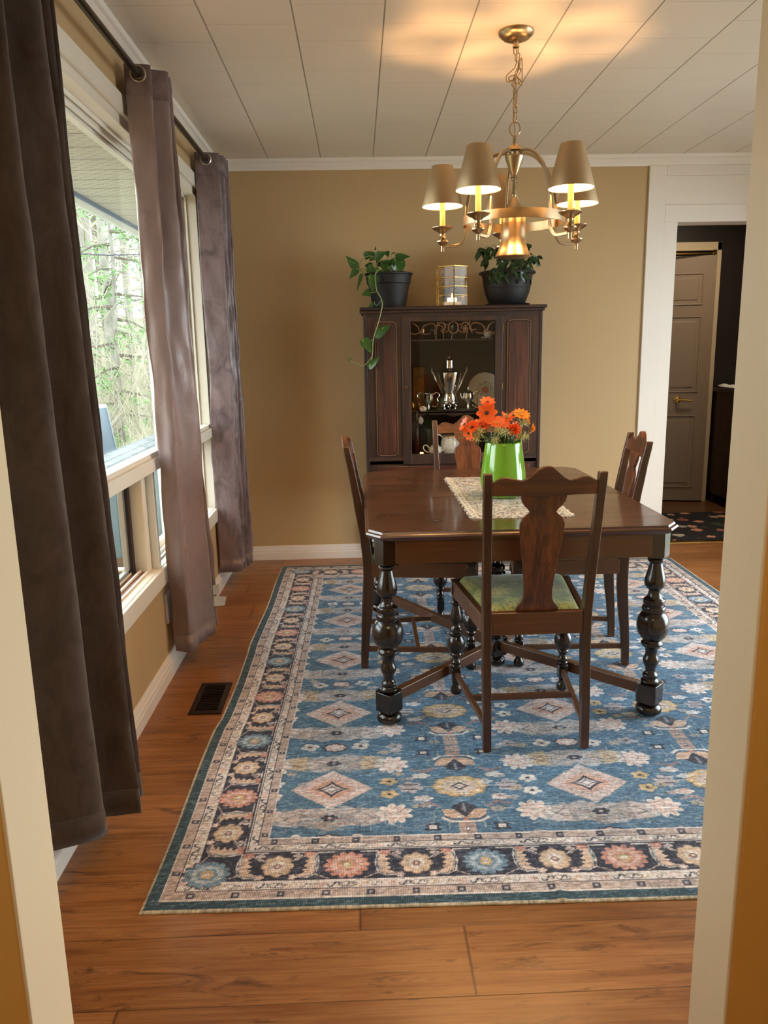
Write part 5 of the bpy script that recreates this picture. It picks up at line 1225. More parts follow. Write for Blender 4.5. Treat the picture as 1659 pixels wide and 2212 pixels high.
POTHOS = leaf_mat('pothos_leaf', rgb(44, 84, 26), rgb(140, 178, 60)); DKLEAF = leaf_mat('dark_leaf', rgb(36, 62, 24), rgb(52, 84, 32))
PL = [((0.004,4.620,1.777),(-0.051,4.600,1.844),0.056),((0.006,4.580,1.763),(-0.037,4.560,1.716),0.041),((0.055,4.660,1.844),(0.107,4.640,1.867),0.049),((0.121,4.640,1.837),(0.173,4.620,1.864),0.053),((0.179,4.700,1.873),(0.190,4.680,1.843),0.034),((0.235,4.640,1.837),(0.314,4.620,1.838),0.041),((0.279,4.680,1.819),(0.222,4.660,1.808),0.041),((0.257,4.600,1.798),(0.245,4.580,1.744),0.056),((0.100,4.560,1.773),(0.057,4.540,1.749),0.053),((0.095,4.530,1.724),(0.091,4.510,1.632),0.058),((0.031,4.570,1.734),(0.004,4.550,1.648),0.023),((0.076,4.530,1.636),(0.029,4.510,1.622),0.045),((0.122,4.700,1.854),(0.079,4.680,1.822),0.041),((0.164,4.620,1.791),(0.166,4.600,1.746),0.045),((0.092,4.530,1.573),(0.060,4.510,1.540),0.023),((0.108,4.490,1.397),(0.187,4.470,1.455),0.053),((0.035,4.490,1.372),(0.076,4.470,1.306),0.064),((0.063,4.490,1.223),(0.124,4.470,1.284),0.041),((0.257,4.620,1.750),(0.298,4.600,1.742),0.019),((0.131,4.570,1.763),(0.110,4.550,1.742),0.041),((0.212,4.660,1.858),(0.232,4.640,1.860),0.011),((0.115,4.660,1.879),(0.117,4.640,1.895),0.009),((-0.050,4.480,1.259),(-0.058,4.460,1.266),0.011),((-0.040,4.480,1.266),(-0.048,4.460,1.278),0.011),((0.193,4.720,1.808),(0.150,4.700,1.813),0.041),((0.225,4.660,1.767),(0.200,4.640,1.793),0.045),
 ((.15,4.72,1.80),(.12,4.74,1.84),.05),((.24,4.74,1.80),(.27,4.76,1.85),.05),((.20,4.66,1.79),(.22,4.63,1.83),.045),((.09,4.66,1.79),(.05,4.68,1.80),.045),((.17,4.60,1.76),(.19,4.57,1.73),.05)]
px_, py_ = .190, 4.690
pp = thing('potted_plant', 'trailing pothos in a black plastic pot on the left of the cabinet', 'plant', (px_, py_, CTZ), 0, 'potted plants on the china cabinet')
inv = Vector((-px_, -py_, -CTZ))
M().lathe([(0, 0), (.094, 0), (.097, .004), (.118, .118), (.122, .132), (.127, .136), (.134, .182), (.141, .185), (.142, .191), (.138, .195), (.131, .193), (.124, .17), (0, .17)], (0, 0, 0), 48, cap=False).build('pot', BLACKP, pp, ang=25)
M().lathe([(0, .172), (.06, .176), (.124, .171)], (0, 0, 0), 30, cap=False).build('soil', SOIL, pp)
vn = M()
V1 = [(0.162,4.600,1.750),(0.135,4.545,1.760),(0.108,4.530,1.728),(0.112,4.510,1.659),(0.116,4.505,1.636),(0.136,4.500,1.603),(0.144,4.495,1.570),(0.138,4.492,1.534),(0.120,4.490,1.468),(0.090,4.490,1.378),(0.081,4.490,1.283),(0.063,4.490,1.223)]
V2 = [(0.081,4.490,1.282),(0.030,4.490,1.230),(-0.020,4.490,1.248),(-0.047,4.490,1.266)]
V3 = [(0.146,4.640,1.745),(0.091,4.600,1.777),(0.056,4.600,1.768),(0.004,4.600,1.772)]
V4 = [(0.090,4.660,1.735),(0.045,4.650,1.750),(0.018,4.640,1.779),(0.040,4.640,1.825),(0.083,4.640,1.844),(0.120,4.640,1.827)]
V5 = [(0.140,4.690,1.730),(0.120,4.670,1.796),(0.142,4.660,1.819),(0.187,4.660,1.823),(0.226,4.660,1.814),(0.267,4.660,1.794),(0.281,4.660,1.757)]
V6 = [(0.090,4.490,1.378),(0.062,4.490,1.361),(0.038,4.490,1.358)]; V7 = [(0.117,4.503,1.640),(0.093,4.510,1.632),(0.072,4.510,1.634)]; V8 = [(0.140,4.497,1.590),(0.110,4.505,1.561),(0.099,4.510,1.584)]
for V_, r in ((V1, .0030), (V2, .0020), (V3, .0022), (V4, .0026), (V5, .0024), (V6, .0016), (V7, .0016), (V8, .0016)):
    vn.tube([Vector(p) + inv for p in catmull(V_, 6)], r, 6)
for B, T, w_ in PL[:22] + PL[26:]:
    if B[2] > 1.70: vn.tube([Vector(p) + inv for p in catmull([(px_ + (B[0] - px_) * .4, py_ + (B[1] - py_) * .4, 1.725), (B[0] + .3 * (px_ - B[0]), B[1] + .02, B[2] - .01), B], 4)], .0015, 5)
vn.build('vine', STEM, pp)
for B, T, w_ in PL:
    lm = M(); leafmesh(lm, Vector(B) + inv, Vector(T) + inv, w_, .12, .15); lo = lm.build('leaf', POTHOS, pp, fix=False)
p2 = thing('potted_plant', 'bushy dark plant in a rounded black pot on the right of the cabinet', 'plant', (.885, 4.695, CTZ), 0, 'potted plants on the china cabinet')
M().lathe([(0, .008), (.098, .008), (.108, .020), (.128, .070), (.139, .120), (.146, .168), (.152, .176), (.163, .180), (.166, .187), (.160, .194), (.150, .192), (.140, .172), (0, .172)], (0, 0, 0), 48, cap=False).build('pot', BLACKP, p2, ang=30)
em = M()
for k in range(6):
    a = -PI / 2 + (k - 2.5) * .42; r = .141
    pts = [Vector((math.cos(a + .10 * math.sin(t * 1.3) * (1 if t % 2 else .4)) * (r + .002), math.sin(a + .10 * math.sin(t * 1.3)) * (r + .002), .128 + .014 * math.cos(t * 1.7))) for t in range(8)]
    em.tube(catmull(pts, 3), .0016, 5)
em.lathe([(.1335, .099), (.136, .101), (.1335, .104)], (0, 0, 0), 40, cap=False); em.build('embossed_scroll', BLACKP, p2)
M().lathe([(0, 0), (.125, 0), (.135, .010), (.132, .012), (.12, .005), (0, .007)], (0, 0, 0), 40, cap=False).build('saucer', BLACKP, p2)
M().lathe([(0, .174), (.07, .180), (.139, .173)], (0, 0, 0), 30, cap=False).build('soil', SOIL, p2)
rr_ = random.Random(21); stm = M(); LEAVES = []
tips = [(-.155, -.03, .315), (-.115, -.04, .322), (-.070, -.05, .318), (-.13, -.05, .27), (-.03, -.06, .30), (.02, -.05, .30), (.07, -.05, .31), (.11, -.04, .34), (.13, -.06, .27), (.155, -.05, .27), (.10, -.09, .24), (.03, -.11, .24), (-.05, -.12, .23), (-.09, -.12, .20), (.0, -.02, .33), (-.02, .05, .30), (.06, .06, .30), (.06, -.12, .21), (-.02, -.13, .20), (.12, .03, .30), (-.06, -.145, .19), (.05, -.15, .18), (-.10, -.14, .175), (.0, -.15, .22), (-.04, -.10, .27), (.05, -.09, .27), (.09, -.11, .20)]
for tx, ty_, tz in tips:
    p0 = Vector((tx * .2, ty_ * .2, .175)); p1 = Vector((tx * .65, ty_ * .65, tz + .01)); p3 = Vector((tx, ty_, tz)); P_ = catmull([p0, p1, p3], 7); stm.tube(P_, .0017, 5)
    for q in range(9):
        a = rr_.uniform(0, 2 * PI); B = p3 + Vector((rr_.uniform(-.008, .008), rr_.uniform(-.008, .008), rr_.uniform(-.008, .008)))
        dv = Vector((math.cos(a) * .036, math.sin(a) * .026 - .006, rr_.uniform(-.066, -.002))); LEAVES.append((B, B + dv * rr_.uniform(.8, 1.2), rr_.uniform(.018, .027)))
stm.build('stem', STEMD, p2)
for B, T, w_ in LEAVES[:98]:
    lm = M(); leafmesh(lm, B, T, w_, .10, .12, heart=False); lm.build('leaf', DKLEAF, p2, fix=False)
rest = M()
for B, T, w_ in LEAVES[98:]: leafmesh(rest, B, T, w_, .10, .12, heart=False)
ro = rest.build('foliage', DKLEAF, p2, fix=False); ro['kind'] = 'stuff'
# lantern
ln_ = thing('glass_lantern', 'hexagonal brass and etched glass lantern with a lit candle on the cabinet', 'lantern', (.557, 4.665, CTZ))
HR = .097; HH = .222
hx = [(HR * math.cos(math.radians(30 + 60 * k) + PI / 2 + PI / 6 * 1), HR * math.sin(math.radians(30 + 60 * k) + PI / 2 + PI / 6)) for k in range(6)]
fr_ = M()
for k in range(6):
    x, y = hx[k]; x2, y2 = hx[(k + 1) % 6]
    fr_.tube([(x, y, 0.002), (x, y, HH)], .0032, 6)
    for z, r in ((.003, .0030), (HH * .28, .0018), (HH * .50, .0018), (HH * .72, .0018), (HH, .0030)): fr_.tube([(x, y, z), (x2, y2, z)], r, 6)
fr_.build('brass_frame', BRASS, ln_)
for k in range(6):
    x, y = hx[k]; x2, y2 = hx[(k + 1) % 6]
    M().sweep([(x * .99, y * .99, HH / 2), (x2 * .99, y2 * .99, HH / 2)], .0015, HH - .006).build('glass_panel', LGLASS, ln_, smooth=False)
et = M(); rr_ = random.Random(8)
for k in range(6):
    x, y = hx[k]; x2, y2 = hx[(k + 1) % 6]
    for z in (HH * .61, HH * .86):
        for q in (0, 2):
            u = .25 + .25 * q; cx_2 = x + (x2 - x) * u; cy_2 = y + (y2 - y) * u
            et.tube(catmull([(cx_2 + (x2 - x) * .09 * math.cos(t), cy_2 + (y2 - y) * .09 * math.cos(t), z + .010 * math.sin(t * 2 + q)) for t in np.linspace(0, 5, 7)], 2), .0006, 4)
et.build('etched_pattern', simple('frosted_etching', rgb(200, 190, 165), .4), ln_)
M().bx(-.075, .075, -.070, .070, 0, .003).build('base_plate', BRASS, ln_, smooth=False)
hr = M(); hr.lathe([(0, .003), (.045, .003), (.055, .018), (.056, .026), (.048, .022), (0, .016)], (0, 0, 0), 24, cap=False); hr.build('candle_dish', CANDLE, ln_)
M().lathe([(.052, .024), (.054, .050), (.046, .085), (.026, .112), (.020, .130), (.018, .130), (.024, .110), (.044, .084), (.052, .050)], (0, 0, 0), 24, cap=False).build('hurricane_glass', LGLASS, ln_)
M().lathe([(0, .016), (.028, .016), (.028, .050), (0, .050)], (0, 0, 0), 20, cap=False).build('candle', GLOWC, ln_)
M().lathe([(0, .052), (.005, .058), (.004, .068), (0, .078)], (0, 0, 0), 8, cap=False).build('flame', FLAME, ln_)

# ================================================================== TABLE SETTING
TZ0 = .7125 + RUGZ
def lace_mat():
    t = NT('crochet_lace'); t.set(col=rgb(226, 214, 194), rough=.85)
    v = t.coords(); vo = t.new('ShaderNodeTexVoronoi', feature='DISTANCE_TO_EDGE'); vo.inputs['Scale'].default_value = 60; t.link(v, vo.inputs['Vector'])
    w1 = t.new('ShaderNodeTexVoronoi'); w1.inputs['Scale'].default_value = 17; t.link(v, w1.inputs['Vector'])
    rings = t.math('SINE', t.math('MULTIPLY', w1.outputs['Distance'], 60.0))
    hole = t.math('GREATER_THAN', t.math('ADD', t.math('MULTIPLY', vo.outputs['Distance'], 3.0), t.math('MULTIPLY', rings, .22)), .55)
    tr_ = t.new('ShaderNodeBsdfTransparent'); mx = t.new('ShaderNodeMixShader'); t.link(hole, mx.inputs[0]); t.link(t.p.outputs[0], mx.inputs[1]); t.link(tr_.outputs[0], mx.inputs[2]); t.link(mx.outputs[0], t.out.inputs[0])
    t.bump(t.math('ADD', rings, vo.outputs['Distance']), .8, .003); return t.m
rn = M(); x0, x1, y0, y1 = -.180, .180, -.445, .445
def scal(a, b, n, nx_, ny_, amp=.012):
    out = []
    for i in range(n * 8):
        t = i / (n * 8); p = Vector(a).lerp(Vector(b), t); h = abs(math.sin(t * n * PI)) * amp; out.append((p.x + nx_ * h, p.y + ny_ * h))
    return out
ol = scal((x0, y0), (x1, y0), 4, 0, -1) + scal((x1, y0), (x1, y1), 14, 1, 0) + scal((x1, y1), (x0, y1), 4, 0, 1) + scal((x0, y1), (x0, y0), 14, -1, 0)
o = rn.prism(ol, 0, .003, 'xy').build('lace_runner', lace_mat(), smooth=False); o.location = (.576, 3.135, TZ0 + .0003); tag(o, 'cream crocheted lace runner lying under the green vase on the table', 'runner')
rr_ = random.Random(2)
for sx_ in (x0 + .010, x1 - .010):
    em = M()
    for k in range(28):
        y = y0 + (k + .5) * (y1 - y0) / 28; a0_ = rr_.uniform(0, 6)
        em.tube([(sx_ + .011 * math.cos(a), y + .013 * math.sin(a), .0045 + .0015 * math.sin(a * 2 + a0_)) for a in np.linspace(0, 2 * PI, 11)[:-1]], .0022, 5, closed=True)
    em.build('crochet_edging', simple('cream_crochet_yarn', rgb(230, 216, 194), .8), o)
VX, VY = .575, 3.085; VZ = TZ0 + .0045
vs_ = thing('vase', 'lime green glazed ceramic vase standing on the lace runner', 'vase', (VX, VY, VZ))
M().lathe([(0, 0), (.058, 0), (.066, .004), (.078, .016), (.086, .034), (.0905, .056), (.0915, .075), (.089, .100), (.0845, .135), (.079, .175), (.0735, .212), (.0722, .2215), (.0705, .2235), (.0685, .222), (.0695, .212), (.082, .13), (.085, .07), (.06, .012), (0, .010)], (0, 0, 0), 56, cap=False).build('vase_body', GREEN_V, vs_, ang=50)
ORA = leaf_mat('orange_petal', rgb(240, 100, 34), rgb(250, 134, 60), 40); ORY = leaf_mat('yellow_orange_petal', rgb(242, 150, 40), rgb(244, 170, 60), 40)
CEN = simple('brown_flower_centre', rgb(70, 40, 16), .8); CENY = simple('yellow_flower_centre', rgb(214, 140, 30), .8); SPK = simple('pale_spiky_leaf', rgb(190, 186, 120), .6)
FL = [((.510, 3.090, 1.104), .026, (.0, -.55, .8), 0, 'small orange daisy topmost in the bouquet', ORA), ((.504, 3.070, 1.064), .035, (-.05, -1, .15), 0, 'large open orange daisy just below the topmost bloom', ORA), ((.414, 3.050, 1.022), .026, (-1, -.2, .5), 0, 'orange daisy furthest left in the bouquet', ORA),
      ((.427, 3.030, .990), .026, (-.8, -.5, -.3), 0, 'orange daisy drooping lowest on the left over the vase', ORA), ((.470, 3.080, 1.018), .028, (-.1, -.4, 1), 0, 'flat orange daisy between the left blooms and the tall stem', ORA), ((.488, 3.070, 1.012), .022, (.1, -.6, .9), 0, 'small orange daisy at the foot of the tall stem', ORA),
      ((.542, 3.060, 1.024), .029, (0, -.6, .8), 1, 'orange daisy with a yellow middle in the bouquet centre', ORA), ((.604, 3.020, 1.001), .031, (.2, -.9, .3), 2, 'ruffled orange carnation low at the front right', ORA), ((.592, 3.100, 1.044), .032, (-.1, -.4, .9), 3, 'orange lily with yellow edges standing right of centre', ORA),
      ((.646, 3.090, 1.051), .030, (.1, -.5, .8), 1, 'yellow orange daisy highest on the right side', ORY), ((.668, 3.130, 1.027), .027, (.5, -.5, .8), 2, 'ruffled yellow orange bloom behind the right foliage', ORY), ((.690, 3.100, .997), .022, (.9, -.4, -.2), 2, 'drooping yellow orange cluster furthest right', ORY),
      ((.445, 3.060, 1.010), .024, (-.3, -.7, .6), 0, 'orange daisy between the two leftmost blooms', ORA), ((.572, 3.070, 1.020), .024, (.1, -.7, .6), 1, 'small orange daisy behind the front carnation', ORA)]
for (P0, r, nrm, kd, lbl, mt) in FL:
    r = r * 1.22
    P0 = Vector(P0); f_ = thing('artificial_flower', lbl, 'flower', P0, 0, 'flowers in the green vase')
    nz_ = Vector(nrm).normalized(); a1 = nz_.orthogonal().normalized(); a2 = nz_.cross(a1)
    pm = M()
    if kd in (0, 1):
        for q in range(8 if kd == 0 else 12):
            an = 2 * PI * q / (8 if kd == 0 else 12) + P0.x * 50; d_ = a1 * math.cos(an) + a2 * math.sin(an)
            leafmesh(pm, d_ * r * .12, d_ * r * 1.05 + nz_ * r * .15, r * (.58 if kd == 0 else .40), -.05, .2, heart=False, up=nz_)
    elif kd == 2:
        rq = random.Random(int(P0.x * 1e4))
        for q in range(26):
            an = q * 2.4; e = .25 + .75 * (q / 26); d_ = (a1 * math.cos(an) + a2 * math.sin(an)) * e + nz_ * (1.05 - e) * .9
            leafmesh(pm, d_ * r * .15, d_ * r * (.9 + .15 * rq.random()), r * .40, .1 * rq.uniform(-1, 1), .5, heart=False, up=nz_)
    else:
        for q in range(6):
            an = 2 * PI * q / 6; d_ = a1 * math.cos(an) + a2 * math.sin(an); leafmesh(pm, -nz_ * r * .5, d_ * r * 1.0 + nz_ * r * .35, r * .5, .25, .3, heart=False, up=nz_)
    po = pm.build('petals', mt, f_, fix=False)
    if kd < 2: M().lathe([(0, 0), (r * .2, .001), (r * .16, .004), (0, .005)], nz_ * .001, 10, Matrix((a1, a2, nz_)).transposed(), cap=False).build('flower_centre', CEN if kd == 0 else CENY, f_)
    b0 = Vector((VX + (P0.x - VX) * .25, VY + (P0.y - VY) * .3, VZ + .03)) - P0; b1 = Vector((VX + (P0.x - VX) * .42, VY + (P0.y - VY) * .4, VZ + .215)) - P0
    M().tube(catmull([b0, b1, b1 * .35 + Vector((0, 0, .004)), -nz_ * .004], 7), .0017, 6).build('stem', STEMD, f_)
SP = [(0.544, 3.030, 0.994, 0.025), (0.571, 3.010, 0.991, 0.028), (0.633, 3.020, 0.969, 0.032), (0.651, 3.080, 1.014, 0.032), (0.471, 3.030, 0.992, 0.024), (0.456, 3.030, 0.966, 0.020), (0.529, 3.020, 0.960, 0.022), (0.589, 3.120, 1.040, 0.020), (.655, 3.050, .967, .022)]
LBL = ['pale spiky sprig at the bouquet centre front', 'pale spiky sprig just left of the ruffled carnation', 'pale spiky sprig hanging over the vase rim on the right', 'pale spiky sprig between the yellow orange blooms', 'pale spiky sprig beneath the left daisies', 'pale spiky sprig curling over the left vase rim', 'pale spiky sprig low against the vase rim centre', 'pale spiky sprig rising behind the lily', 'pale spiky sprig furthest right, reaching outward']
for (x, y, z, r), lbl in zip(SP, LBL):
    P0 = Vector((x, y, z)); f_ = thing('foliage_sprig', lbl, 'sprig', P0, 0, 'pale sprigs in the green vase'); rq = random.Random(int(x * 1e4))
    pm = M()
    for q in range(34):
        d_ = Vector((rq.gauss(0, 1), rq.gauss(0, 1) - .3, rq.gauss(0, 1) + .3)).normalized(); L = r * rq.uniform(.7, 1.25)
        pm.tube([d_ * .003, d_ * L * .5 + Vector((0, 0, .003)), d_ * L + Vector((0, 0, rq.uniform(-.006, .004)))], [.0011, .0014, .0004], 4)
    pm.build('spikes', SPK, f_)
    b0 = Vector((VX + (P0.x - VX) * .25, VY + (P0.y - VY) * .3, VZ + .03)) - P0; b1 = Vector((VX + (P0.x - VX) * .45, VY + (P0.y - VY) * .4, VZ + .21)) - P0
    M().tube(catmull([b0, b1, b1 * .3, Vector((0, 0, 0))], 6), .0014, 5).build('stem', STEM, f_)
gf = thing('leafy_filler', 'dark green leafy filler filling the mouth of the green vase', 'foliage', (VX, VY, VZ + .20)); lf_ = M(); rq = random.Random(6)
for q in range(60):
    a = rq.uniform(0, 2 * PI); e = rq.uniform(.2, 1); B = Vector((.045 * e * math.cos(a), .045 * e * math.sin(a), -.03)); T = Vector((.085 * e * math.cos(a), .085 * e * math.sin(a), rq.uniform(.02, .065))); leafmesh(lf_, B, T, .011, .15, .2, heart=False, up=(math.cos(a), math.sin(a), 1))
lo = lf_.build('leaves', leaf_mat('filler_leaf', rgb(62, 88, 34), rgb(110, 132, 56)), gf, fix=False)
M().lathe([(0, -.19), (.05, -.19), (.062, -.05), (.060, -.02), (0, -.02)], (0, 0, 0), 20, cap=False).build('floral_foam', STEMD, gf)
for i, pts in enumerate([[(.545, 3.06, .95), (.56, 3.05, 1.035), (.60, 3.04, 1.062), (.65, 3.05, 1.066)], [(.47, 3.05, .94), (.44, 3.03, .975), (.41, 3.03, .975), (.385, 3.03, .968)]]):
    o = M().tube(catmull(pts, 8), .0010, 5).build('curled_tendril', STEM)
    tag(o, ['thin curled tendril arching over the bouquet to the right', 'thin curled tendril reaching left past the lowest daisy'][i], 'tendril')

# ================================================================== OUTSIDE THE WINDOW
SOFM = NT('soffit_panel'); tc = SOFM.new('ShaderNodeTexCoord'); sp = SOFM.new('ShaderNodeSeparateXYZ'); SOFM.link(tc.outputs['Object'], sp.inputs[0])
pv = SOFM.math('FRACT', SOFM.math('DIVIDE', sp.outputs[1], .225)); ps = SOFM.math('FRACT', SOFM.math('DIVIDE', sp.outputs[1], .034)); cu_ = SOFM.math('FRACT', SOFM.math('ADD', SOFM.math('DIVIDE', sp.outputs[0], .075), SOFM.math('MULTIPLY', SOFM.math('FLOOR', SOFM.math('DIVIDE', sp.outputs[1], .034)), .5)))
jn = SOFM.ramp(pv, [(0.0, (1, 1, 1, 1)), (.10, (0, 0, 0, 1))]); sl = SOFM.math('MULTIPLY', SOFM.math('LESS_THAN', ps, .24), SOFM.math('LESS_THAN', cu_, .55))
cc_ = SOFM.mix(SOFM.math('MULTIPLY', sl, .7), rgb(196, 188, 170), rgb(90, 82, 70)); cc_ = SOFM.mix(SOFM.math('MULTIPLY', jn, .85), cc_, rgb(70, 64, 56)); SOFM.link(cc_, SOFM.p.inputs['Base Color'])
so = M().bx(-1.62, -1.0, .2, 12.0, 2.245, 2.262).build('eave_soffit', SOFM.m, smooth=False); struct(so)
fa = M(); fa.bx(-1.65, -1.62, .2, 12.0, 2.185, 2.36); struct(fa.build('eave_fascia', simple('white_fascia', rgb(226, 226, 220), .5), smooth=False))
j = M(); j.bx(-1.62, -1.606, .2, 12.0, 2.222, 2.246); struct(j.build('eave_channel', simple('slate_channel', rgb(96, 112, 140), .5), smooth=False))
j = M(); j.bx(-1.03, -1.0, .2, 12.0, 2.225, 2.247); struct(j.build('eave_wall_channel', simple('cream_channel', rgb(222, 216, 196), .5), smooth=False))
rf_ = M(); rf_.add([(-1.68, .2, 2.36), (-1.68, 12, 2.36), (.2, 12, 2.85), (.2, .2, 2.85)], [(0, 1, 2, 3)]); rf_.add([(-1.68, .2, 2.34), (-1.68, 12, 2.34), (.2, 12, 2.83), (.2, .2, 2.83)], [(3, 2, 1, 0)]); struct(rf_.build('house_roof', simple('roof_shingle', rgb(80, 78, 76), .9), smooth=False))
ew = M(); ew.bx(-1.0, XO, -2.6, 12, -1.0, .40); ew.bx(-1.0, XO, WY1 + .05, 12, .40, 2.25); ew.bx(-1.0, XO, -2.6, WY0 - .05, .40, 2.25); ew.bx(-1.0, XO, WY0 - .05, WY1 + .05, 2.19, 2.25); struct(ew.build('house_siding', simple('pale_siding', rgb(214, 212, 200), .6), smooth=False))
# rising ground
gm = M(); NX, NY = 40, 50; pts = []
for j_ in range(NY + 1):
    for i_ in range(NX + 1):
        x = -48 + 60 * i_ / NX; y = -12 + 82 * j_ / NY; r = math.hypot(x, y); z = -1.0 + max(0, (r - 9)) * .085 * (1 if x < 2 else .4) + .25 * mnoise.noise(Vector((x * .25, y * .25, 0)))
        pts.append((x, y, z))
gm.add(pts, [(j_ * (NX + 1) + i_, j_ * (NX + 1) + i_ + 1, (j_ + 1) * (NX + 1) + i_ + 1, (j_ + 1) * (NX + 1) + i_) for j_ in range(NY) for i_ in range(NX)])
struct(gm.build('ground', simple('leaf_litter_ground', rgb(104, 100, 76), .95, var=(.8, .35)), fix=False))
# garden shed
shd = thing('garden_shed', 'low blue grey boarded shed with a dark shingled roof outside the window', 'shed', (-2.2, 6.1, 0))
TEALB = simple('blue_grey_boards', rgb(120, 142, 152), .6, var=(3, .15)); SHN = simple('grey_shingle', rgb(92, 100, 104), .9, var=(9, .4), bump=(14, .6, .02))
wl3 = M()
for i_ in range(34):
    y = -2.5 + i_ * .15; wl3.bx(.55, .575, y + .004, y + .146, -1.1, .53)
for i_ in range(8): x = -.62 + i_ * .15; wl3.bx(x + .004, x + .146, -2.5, -2.475, -1.1, min(.53, .10 + .07 * i_))
wl3.build('board_wall', TEALB, shd, smooth=False)
M().bx(-.5, .55, -2.46, 2.6, -1.1, .08).build('core', simple('dark_shed_inside', rgb(60, 66, 70), .8), shd, smooth=False)
rf2 = M()
for k_ in range(4):
    a = k_ / 4; b = (k_ + 1) / 4
    for y_ in range(34):
        y = -2.7 + y_ * .165 + (.08 if k_ % 2 else 0); x0_ = .68 - .32 * a; x1_ = .68 - .32 * b - .03; z0_ = .555 + .035 * a; z1_ = .555 + .035 * b + .006
        rf2.add([(x0_, y, z0_ + .018), (x0_, y + .160, z0_ + .018), (x1_, y + .160, z1_ + .012), (x1_, y, z1_ + .012), (x0_, y, z0_ + .006), (x0_, y + .160, z0_ + .006), (x1_, y + .160, z1_), (x1_, y, z1_)], [(0, 1, 2, 3), (7, 6, 5, 4), (0, 4, 5, 1), (1, 5, 6, 2), (2, 6, 7, 3), (3, 7, 4, 0)])
rf2.build('shingle_slope', SHN, shd, smooth=False)
M().bx(.655, .685, -2.72, 2.9, .495, .562).build('eave_board', simple('grey_eave_board', rgb(104, 118, 126), .7), shd, smooth=False)
M().add([(.66, -2.7, .545), (.66, 2.9, .545), (.34, 2.9, .580), (.34, -2.7, .580), (-.55, 2.9, .10), (-.55, -2.7, .10)], [(0, 1, 2, 3), (3, 2, 4, 5)]).build('roof_deck', SHN, shd, smooth=False)
ln2 = thing('leaning_panel', 'slanted blue grey panel standing beyond the shed roof', 'panel', (-2.6, 7.9, 0)); pm = M(); pm.prism([(-1.3, -1.2), (.62, -1.2), (.30, .26), (.06, .80), (-1.3, .84)], -.04, .04, 'yz'); pm.build('panel_face', simple('pale_blue_panel', rgb(134, 152, 168), .6, var=(3, .1)), ln2, smooth=False)
M().prism([(.62, -1.2), (.66, -1.2), (.34, .27), (.09, .83), (.06, .80), (.30, .26)], -.045, .045, 'yz').build('edge_strip', simple('pale_edge', rgb(170, 180, 186), .6), ln2, smooth=False)
wr = M().tube([(-6.5, 8, 2.55), (-3.6, 12, 2.75), (-1.8, 17, 3.4)], .012, 5); o = wr.build('overhead_wire', simple('wire_black', rgb(50, 52, 56), .6)); tag(o, 'thin dark wire crossing in front of the trees outside the window', 'wire')

BARK = simple('pale_grey_bark', rgb(120, 116, 106), .9, var=(5, .3)); BARKD = simple('brown_bark', rgb(84, 76, 66), .9, var=(5, .25)); TWIG = simple('tan_twig', rgb(150, 144, 122), .9)
NEED = simple('spruce_needles', rgb(62, 94, 58), .8, var=(2, .3)); NEEDL = simple('light_green_needles', rgb(92, 128, 72), .8, var=(2, .25))
def gz(x, y): r = math.hypot(x, y); return -1.0 + max(0, (r - 9)) * .085 - .15
rt = random.Random(11)
def limbs(m_, base, d_, L, r, depth, rq, seg=4):
    pts = [Vector(base)]; d_ = Vector(d_).normalized()
    for k in range(seg):
        d_ = (d_ + Vector((rq.uniform(-.25, .25), rq.uniform(-.25, .25), rq.uniform(-.12, .16)))).normalized(); pts.append(pts[-1] + d_ * L / seg)
    m_.tube(pts, [r * (1 - .75 * k / seg) for k in range(seg + 1)], 4 if r < .02 else 6, caps=False)
    if depth > 0:
        for q in range(rq.choice((3, 4, 5))):
            p = pts[rq.randint(1, seg)]; nd = (d_ + Vector((rq.uniform(-1, 1), rq.uniform(-1, 1), rq.uniform(-.5, .7)))).normalized(); limbs(m_, p, nd, L * rq.uniform(.4, .65), r * .45, depth - 1, rq, 3)
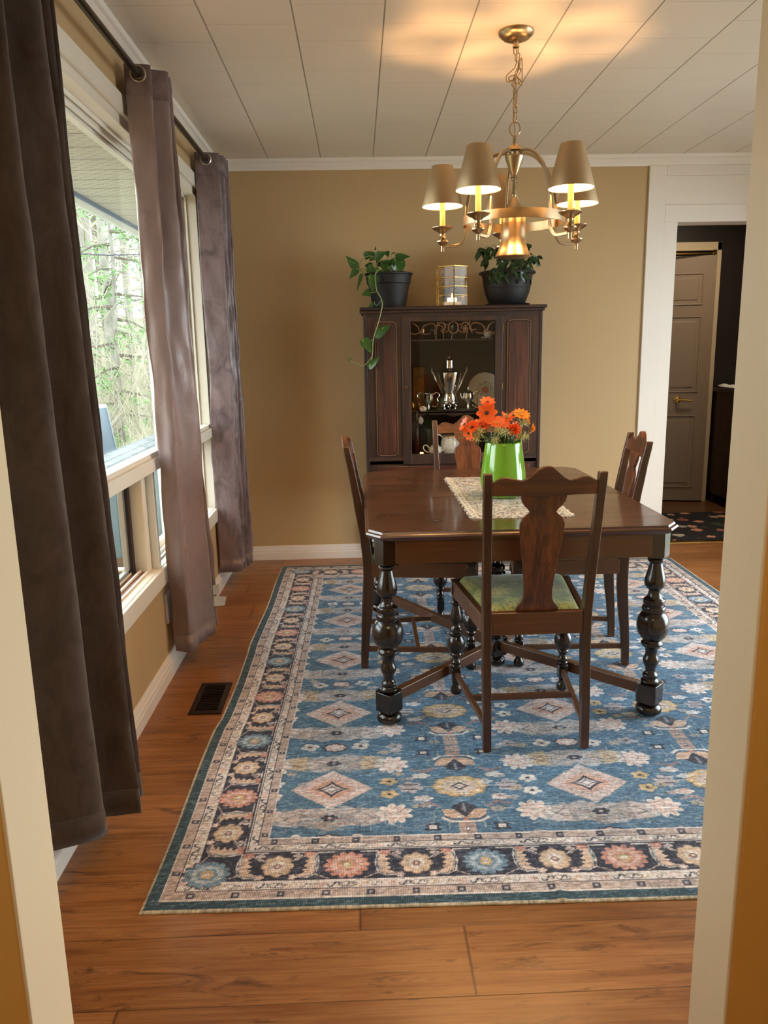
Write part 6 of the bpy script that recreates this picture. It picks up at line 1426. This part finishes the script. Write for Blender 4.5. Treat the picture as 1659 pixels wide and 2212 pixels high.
def tree(x, y, h, r, kind, label):
    z0 = gz(x, y); t = thing('tree', label, 'tree', (x, y, z0), 0, 'woodland trees outside the window'); rq = random.Random(int(abs(x) * 100 + y * 37)); ln_x, ln_y = rq.uniform(-.04, .04), rq.uniform(-.04, .04)
    r *= .62
    M().tube([(ln_x * h * k / 6 + rq.uniform(-.04, .04), ln_y * h * k / 6, h * k / 6) for k in range(7)], [r * (1 - .6 * k / 6) for k in range(7)], 10).build('trunk', BARK if kind != 'spruce' else BARKD, t)
    bm_ = M()
    if kind == 'bare':
        for k in range(30): zz_ = h * rq.uniform(.12, .9); a = rq.uniform(0, 2 * PI); limbs(bm_, (ln_x * zz_, ln_y * zz_, zz_), (math.cos(a), math.sin(a), rq.uniform(-.1, .8)), rq.uniform(1.0, 2.6), r * .20, 2, rq)
        bm_.build('branches', TWIG, t, fix=False, smooth=False)
    else:
        fm2 = M()
        for k in range(34):
            zz_ = h * (.10 + .88 * k / 34); a = k * 2.4 + rq.uniform(-.4, .4); L = (1 - zz_ / h * .8) * h * .17 * rq.uniform(.7, 1.2); p0 = Vector((ln_x * zz_, ln_y * zz_, zz_)); d_ = Vector((math.cos(a), math.sin(a), -.22)); p1 = p0 + d_ * L
            bm_.tube([p0, p0.lerp(p1, .5) + Vector((0, 0, .05)), p1], [.03, .018, .006], 4, caps=False)
            for q in range(int(46 + L * 50)):
                c = p0.lerp(p1, rq.uniform(.15, 1)) + Vector((rq.gauss(0, .12 * L), rq.gauss(0, .12 * L), rq.gauss(-.03, .06))); s_ = rq.uniform(.03, .075); u_ = Vector((rq.gauss(0, 1), rq.gauss(0, 1), rq.gauss(-.3, .4))).normalized(); v_ = u_.orthogonal().normalized()
                fm2.add([c - u_ * s_, c + v_ * s_ * .22, c + u_ * s_, c - v_ * s_ * .22], [(0, 1, 2, 3)])
        bm_.build('branches', BARKD, t, fix=False, smooth=False); fm2.build('needles', NEED if kind == 'spruce' else NEEDL, t, fix=False, smooth=False)
TR = [(-4.2, 13.5, 11, .16, 'bare', 'pale bare tree with a thick trunk left of the shed'), (-5.6, 17.0, 13, .20, 'bare', 'tall bare tree standing behind the leaning panel'), (-4.6, 16.5, 12, .14, 'bare', 'slim bare tree in the middle of the window view'), (-3.9, 14.8, 10, .10, 'bare', 'thin bare sapling close to the middle curtain'),
      (-6.6, 18.6, 13, .18, 'spruce', 'dark spruce at the left of the window view'), (-5.4, 21.5, 14, .20, 'spruce', 'dark spruce behind the bare trees'), (-7.8, 23.0, 15, .22, 'bare', 'far bare tree at the left edge of the glass'), (-6.2, 25.0, 15, .20, 'pine', 'light green pine far behind the shed'),
      (-3.7, 12.2, 7.0, .07, 'pine', 'young light green pine leaning near the middle curtain'), (-8.4, 27, 16, .22, 'spruce', 'far spruce at the left of the woodland'), (-7.2, 28, 16, .2, 'bare', 'far bare tree in the woodland middle'), (-5.6, 27, 15, .18, 'bare', 'far bare tree right of the woodland middle'),
      (-4.4, 20.5, 13, .15, 'bare', 'bare tree right of the dark spruce'), (-6.9, 15.0, 12, .15, 'bare', 'bare tree on the far left beyond the curtain'), (-3.2, 18, 12, .15, 'spruce', 'spruce hidden partly behind the middle curtain'), (-3.0, 24, 14, .2, 'pine', 'pine behind the middle curtain'), (-9.5, 22, 14, .2, 'bare', 'bare tree at the far left of the woodland'), (-9.0, 17, 12, .16, 'pine', 'light green pine at the far left of the woodland')]
for a in TR: tree(*a)
br = M(); rq = random.Random(9)
for k in range(330):
    y = rq.uniform(9.5, 26); x = -y * rq.uniform(.17, .42); z = gz(x, y) + .05
    limbs(br, (x, y, z), (rq.uniform(-.7, .7), rq.uniform(-.6, .6), 1), rq.uniform(.8, 2.6), rq.uniform(.008, .018), 2, rq, 4)
o = br.build('underbrush', TWIG, fix=False, smooth=False); tag(o, 'tangle of bare tan twigs and brambles beneath the trees outside', 'brush'); o['kind'] = 'stuff'
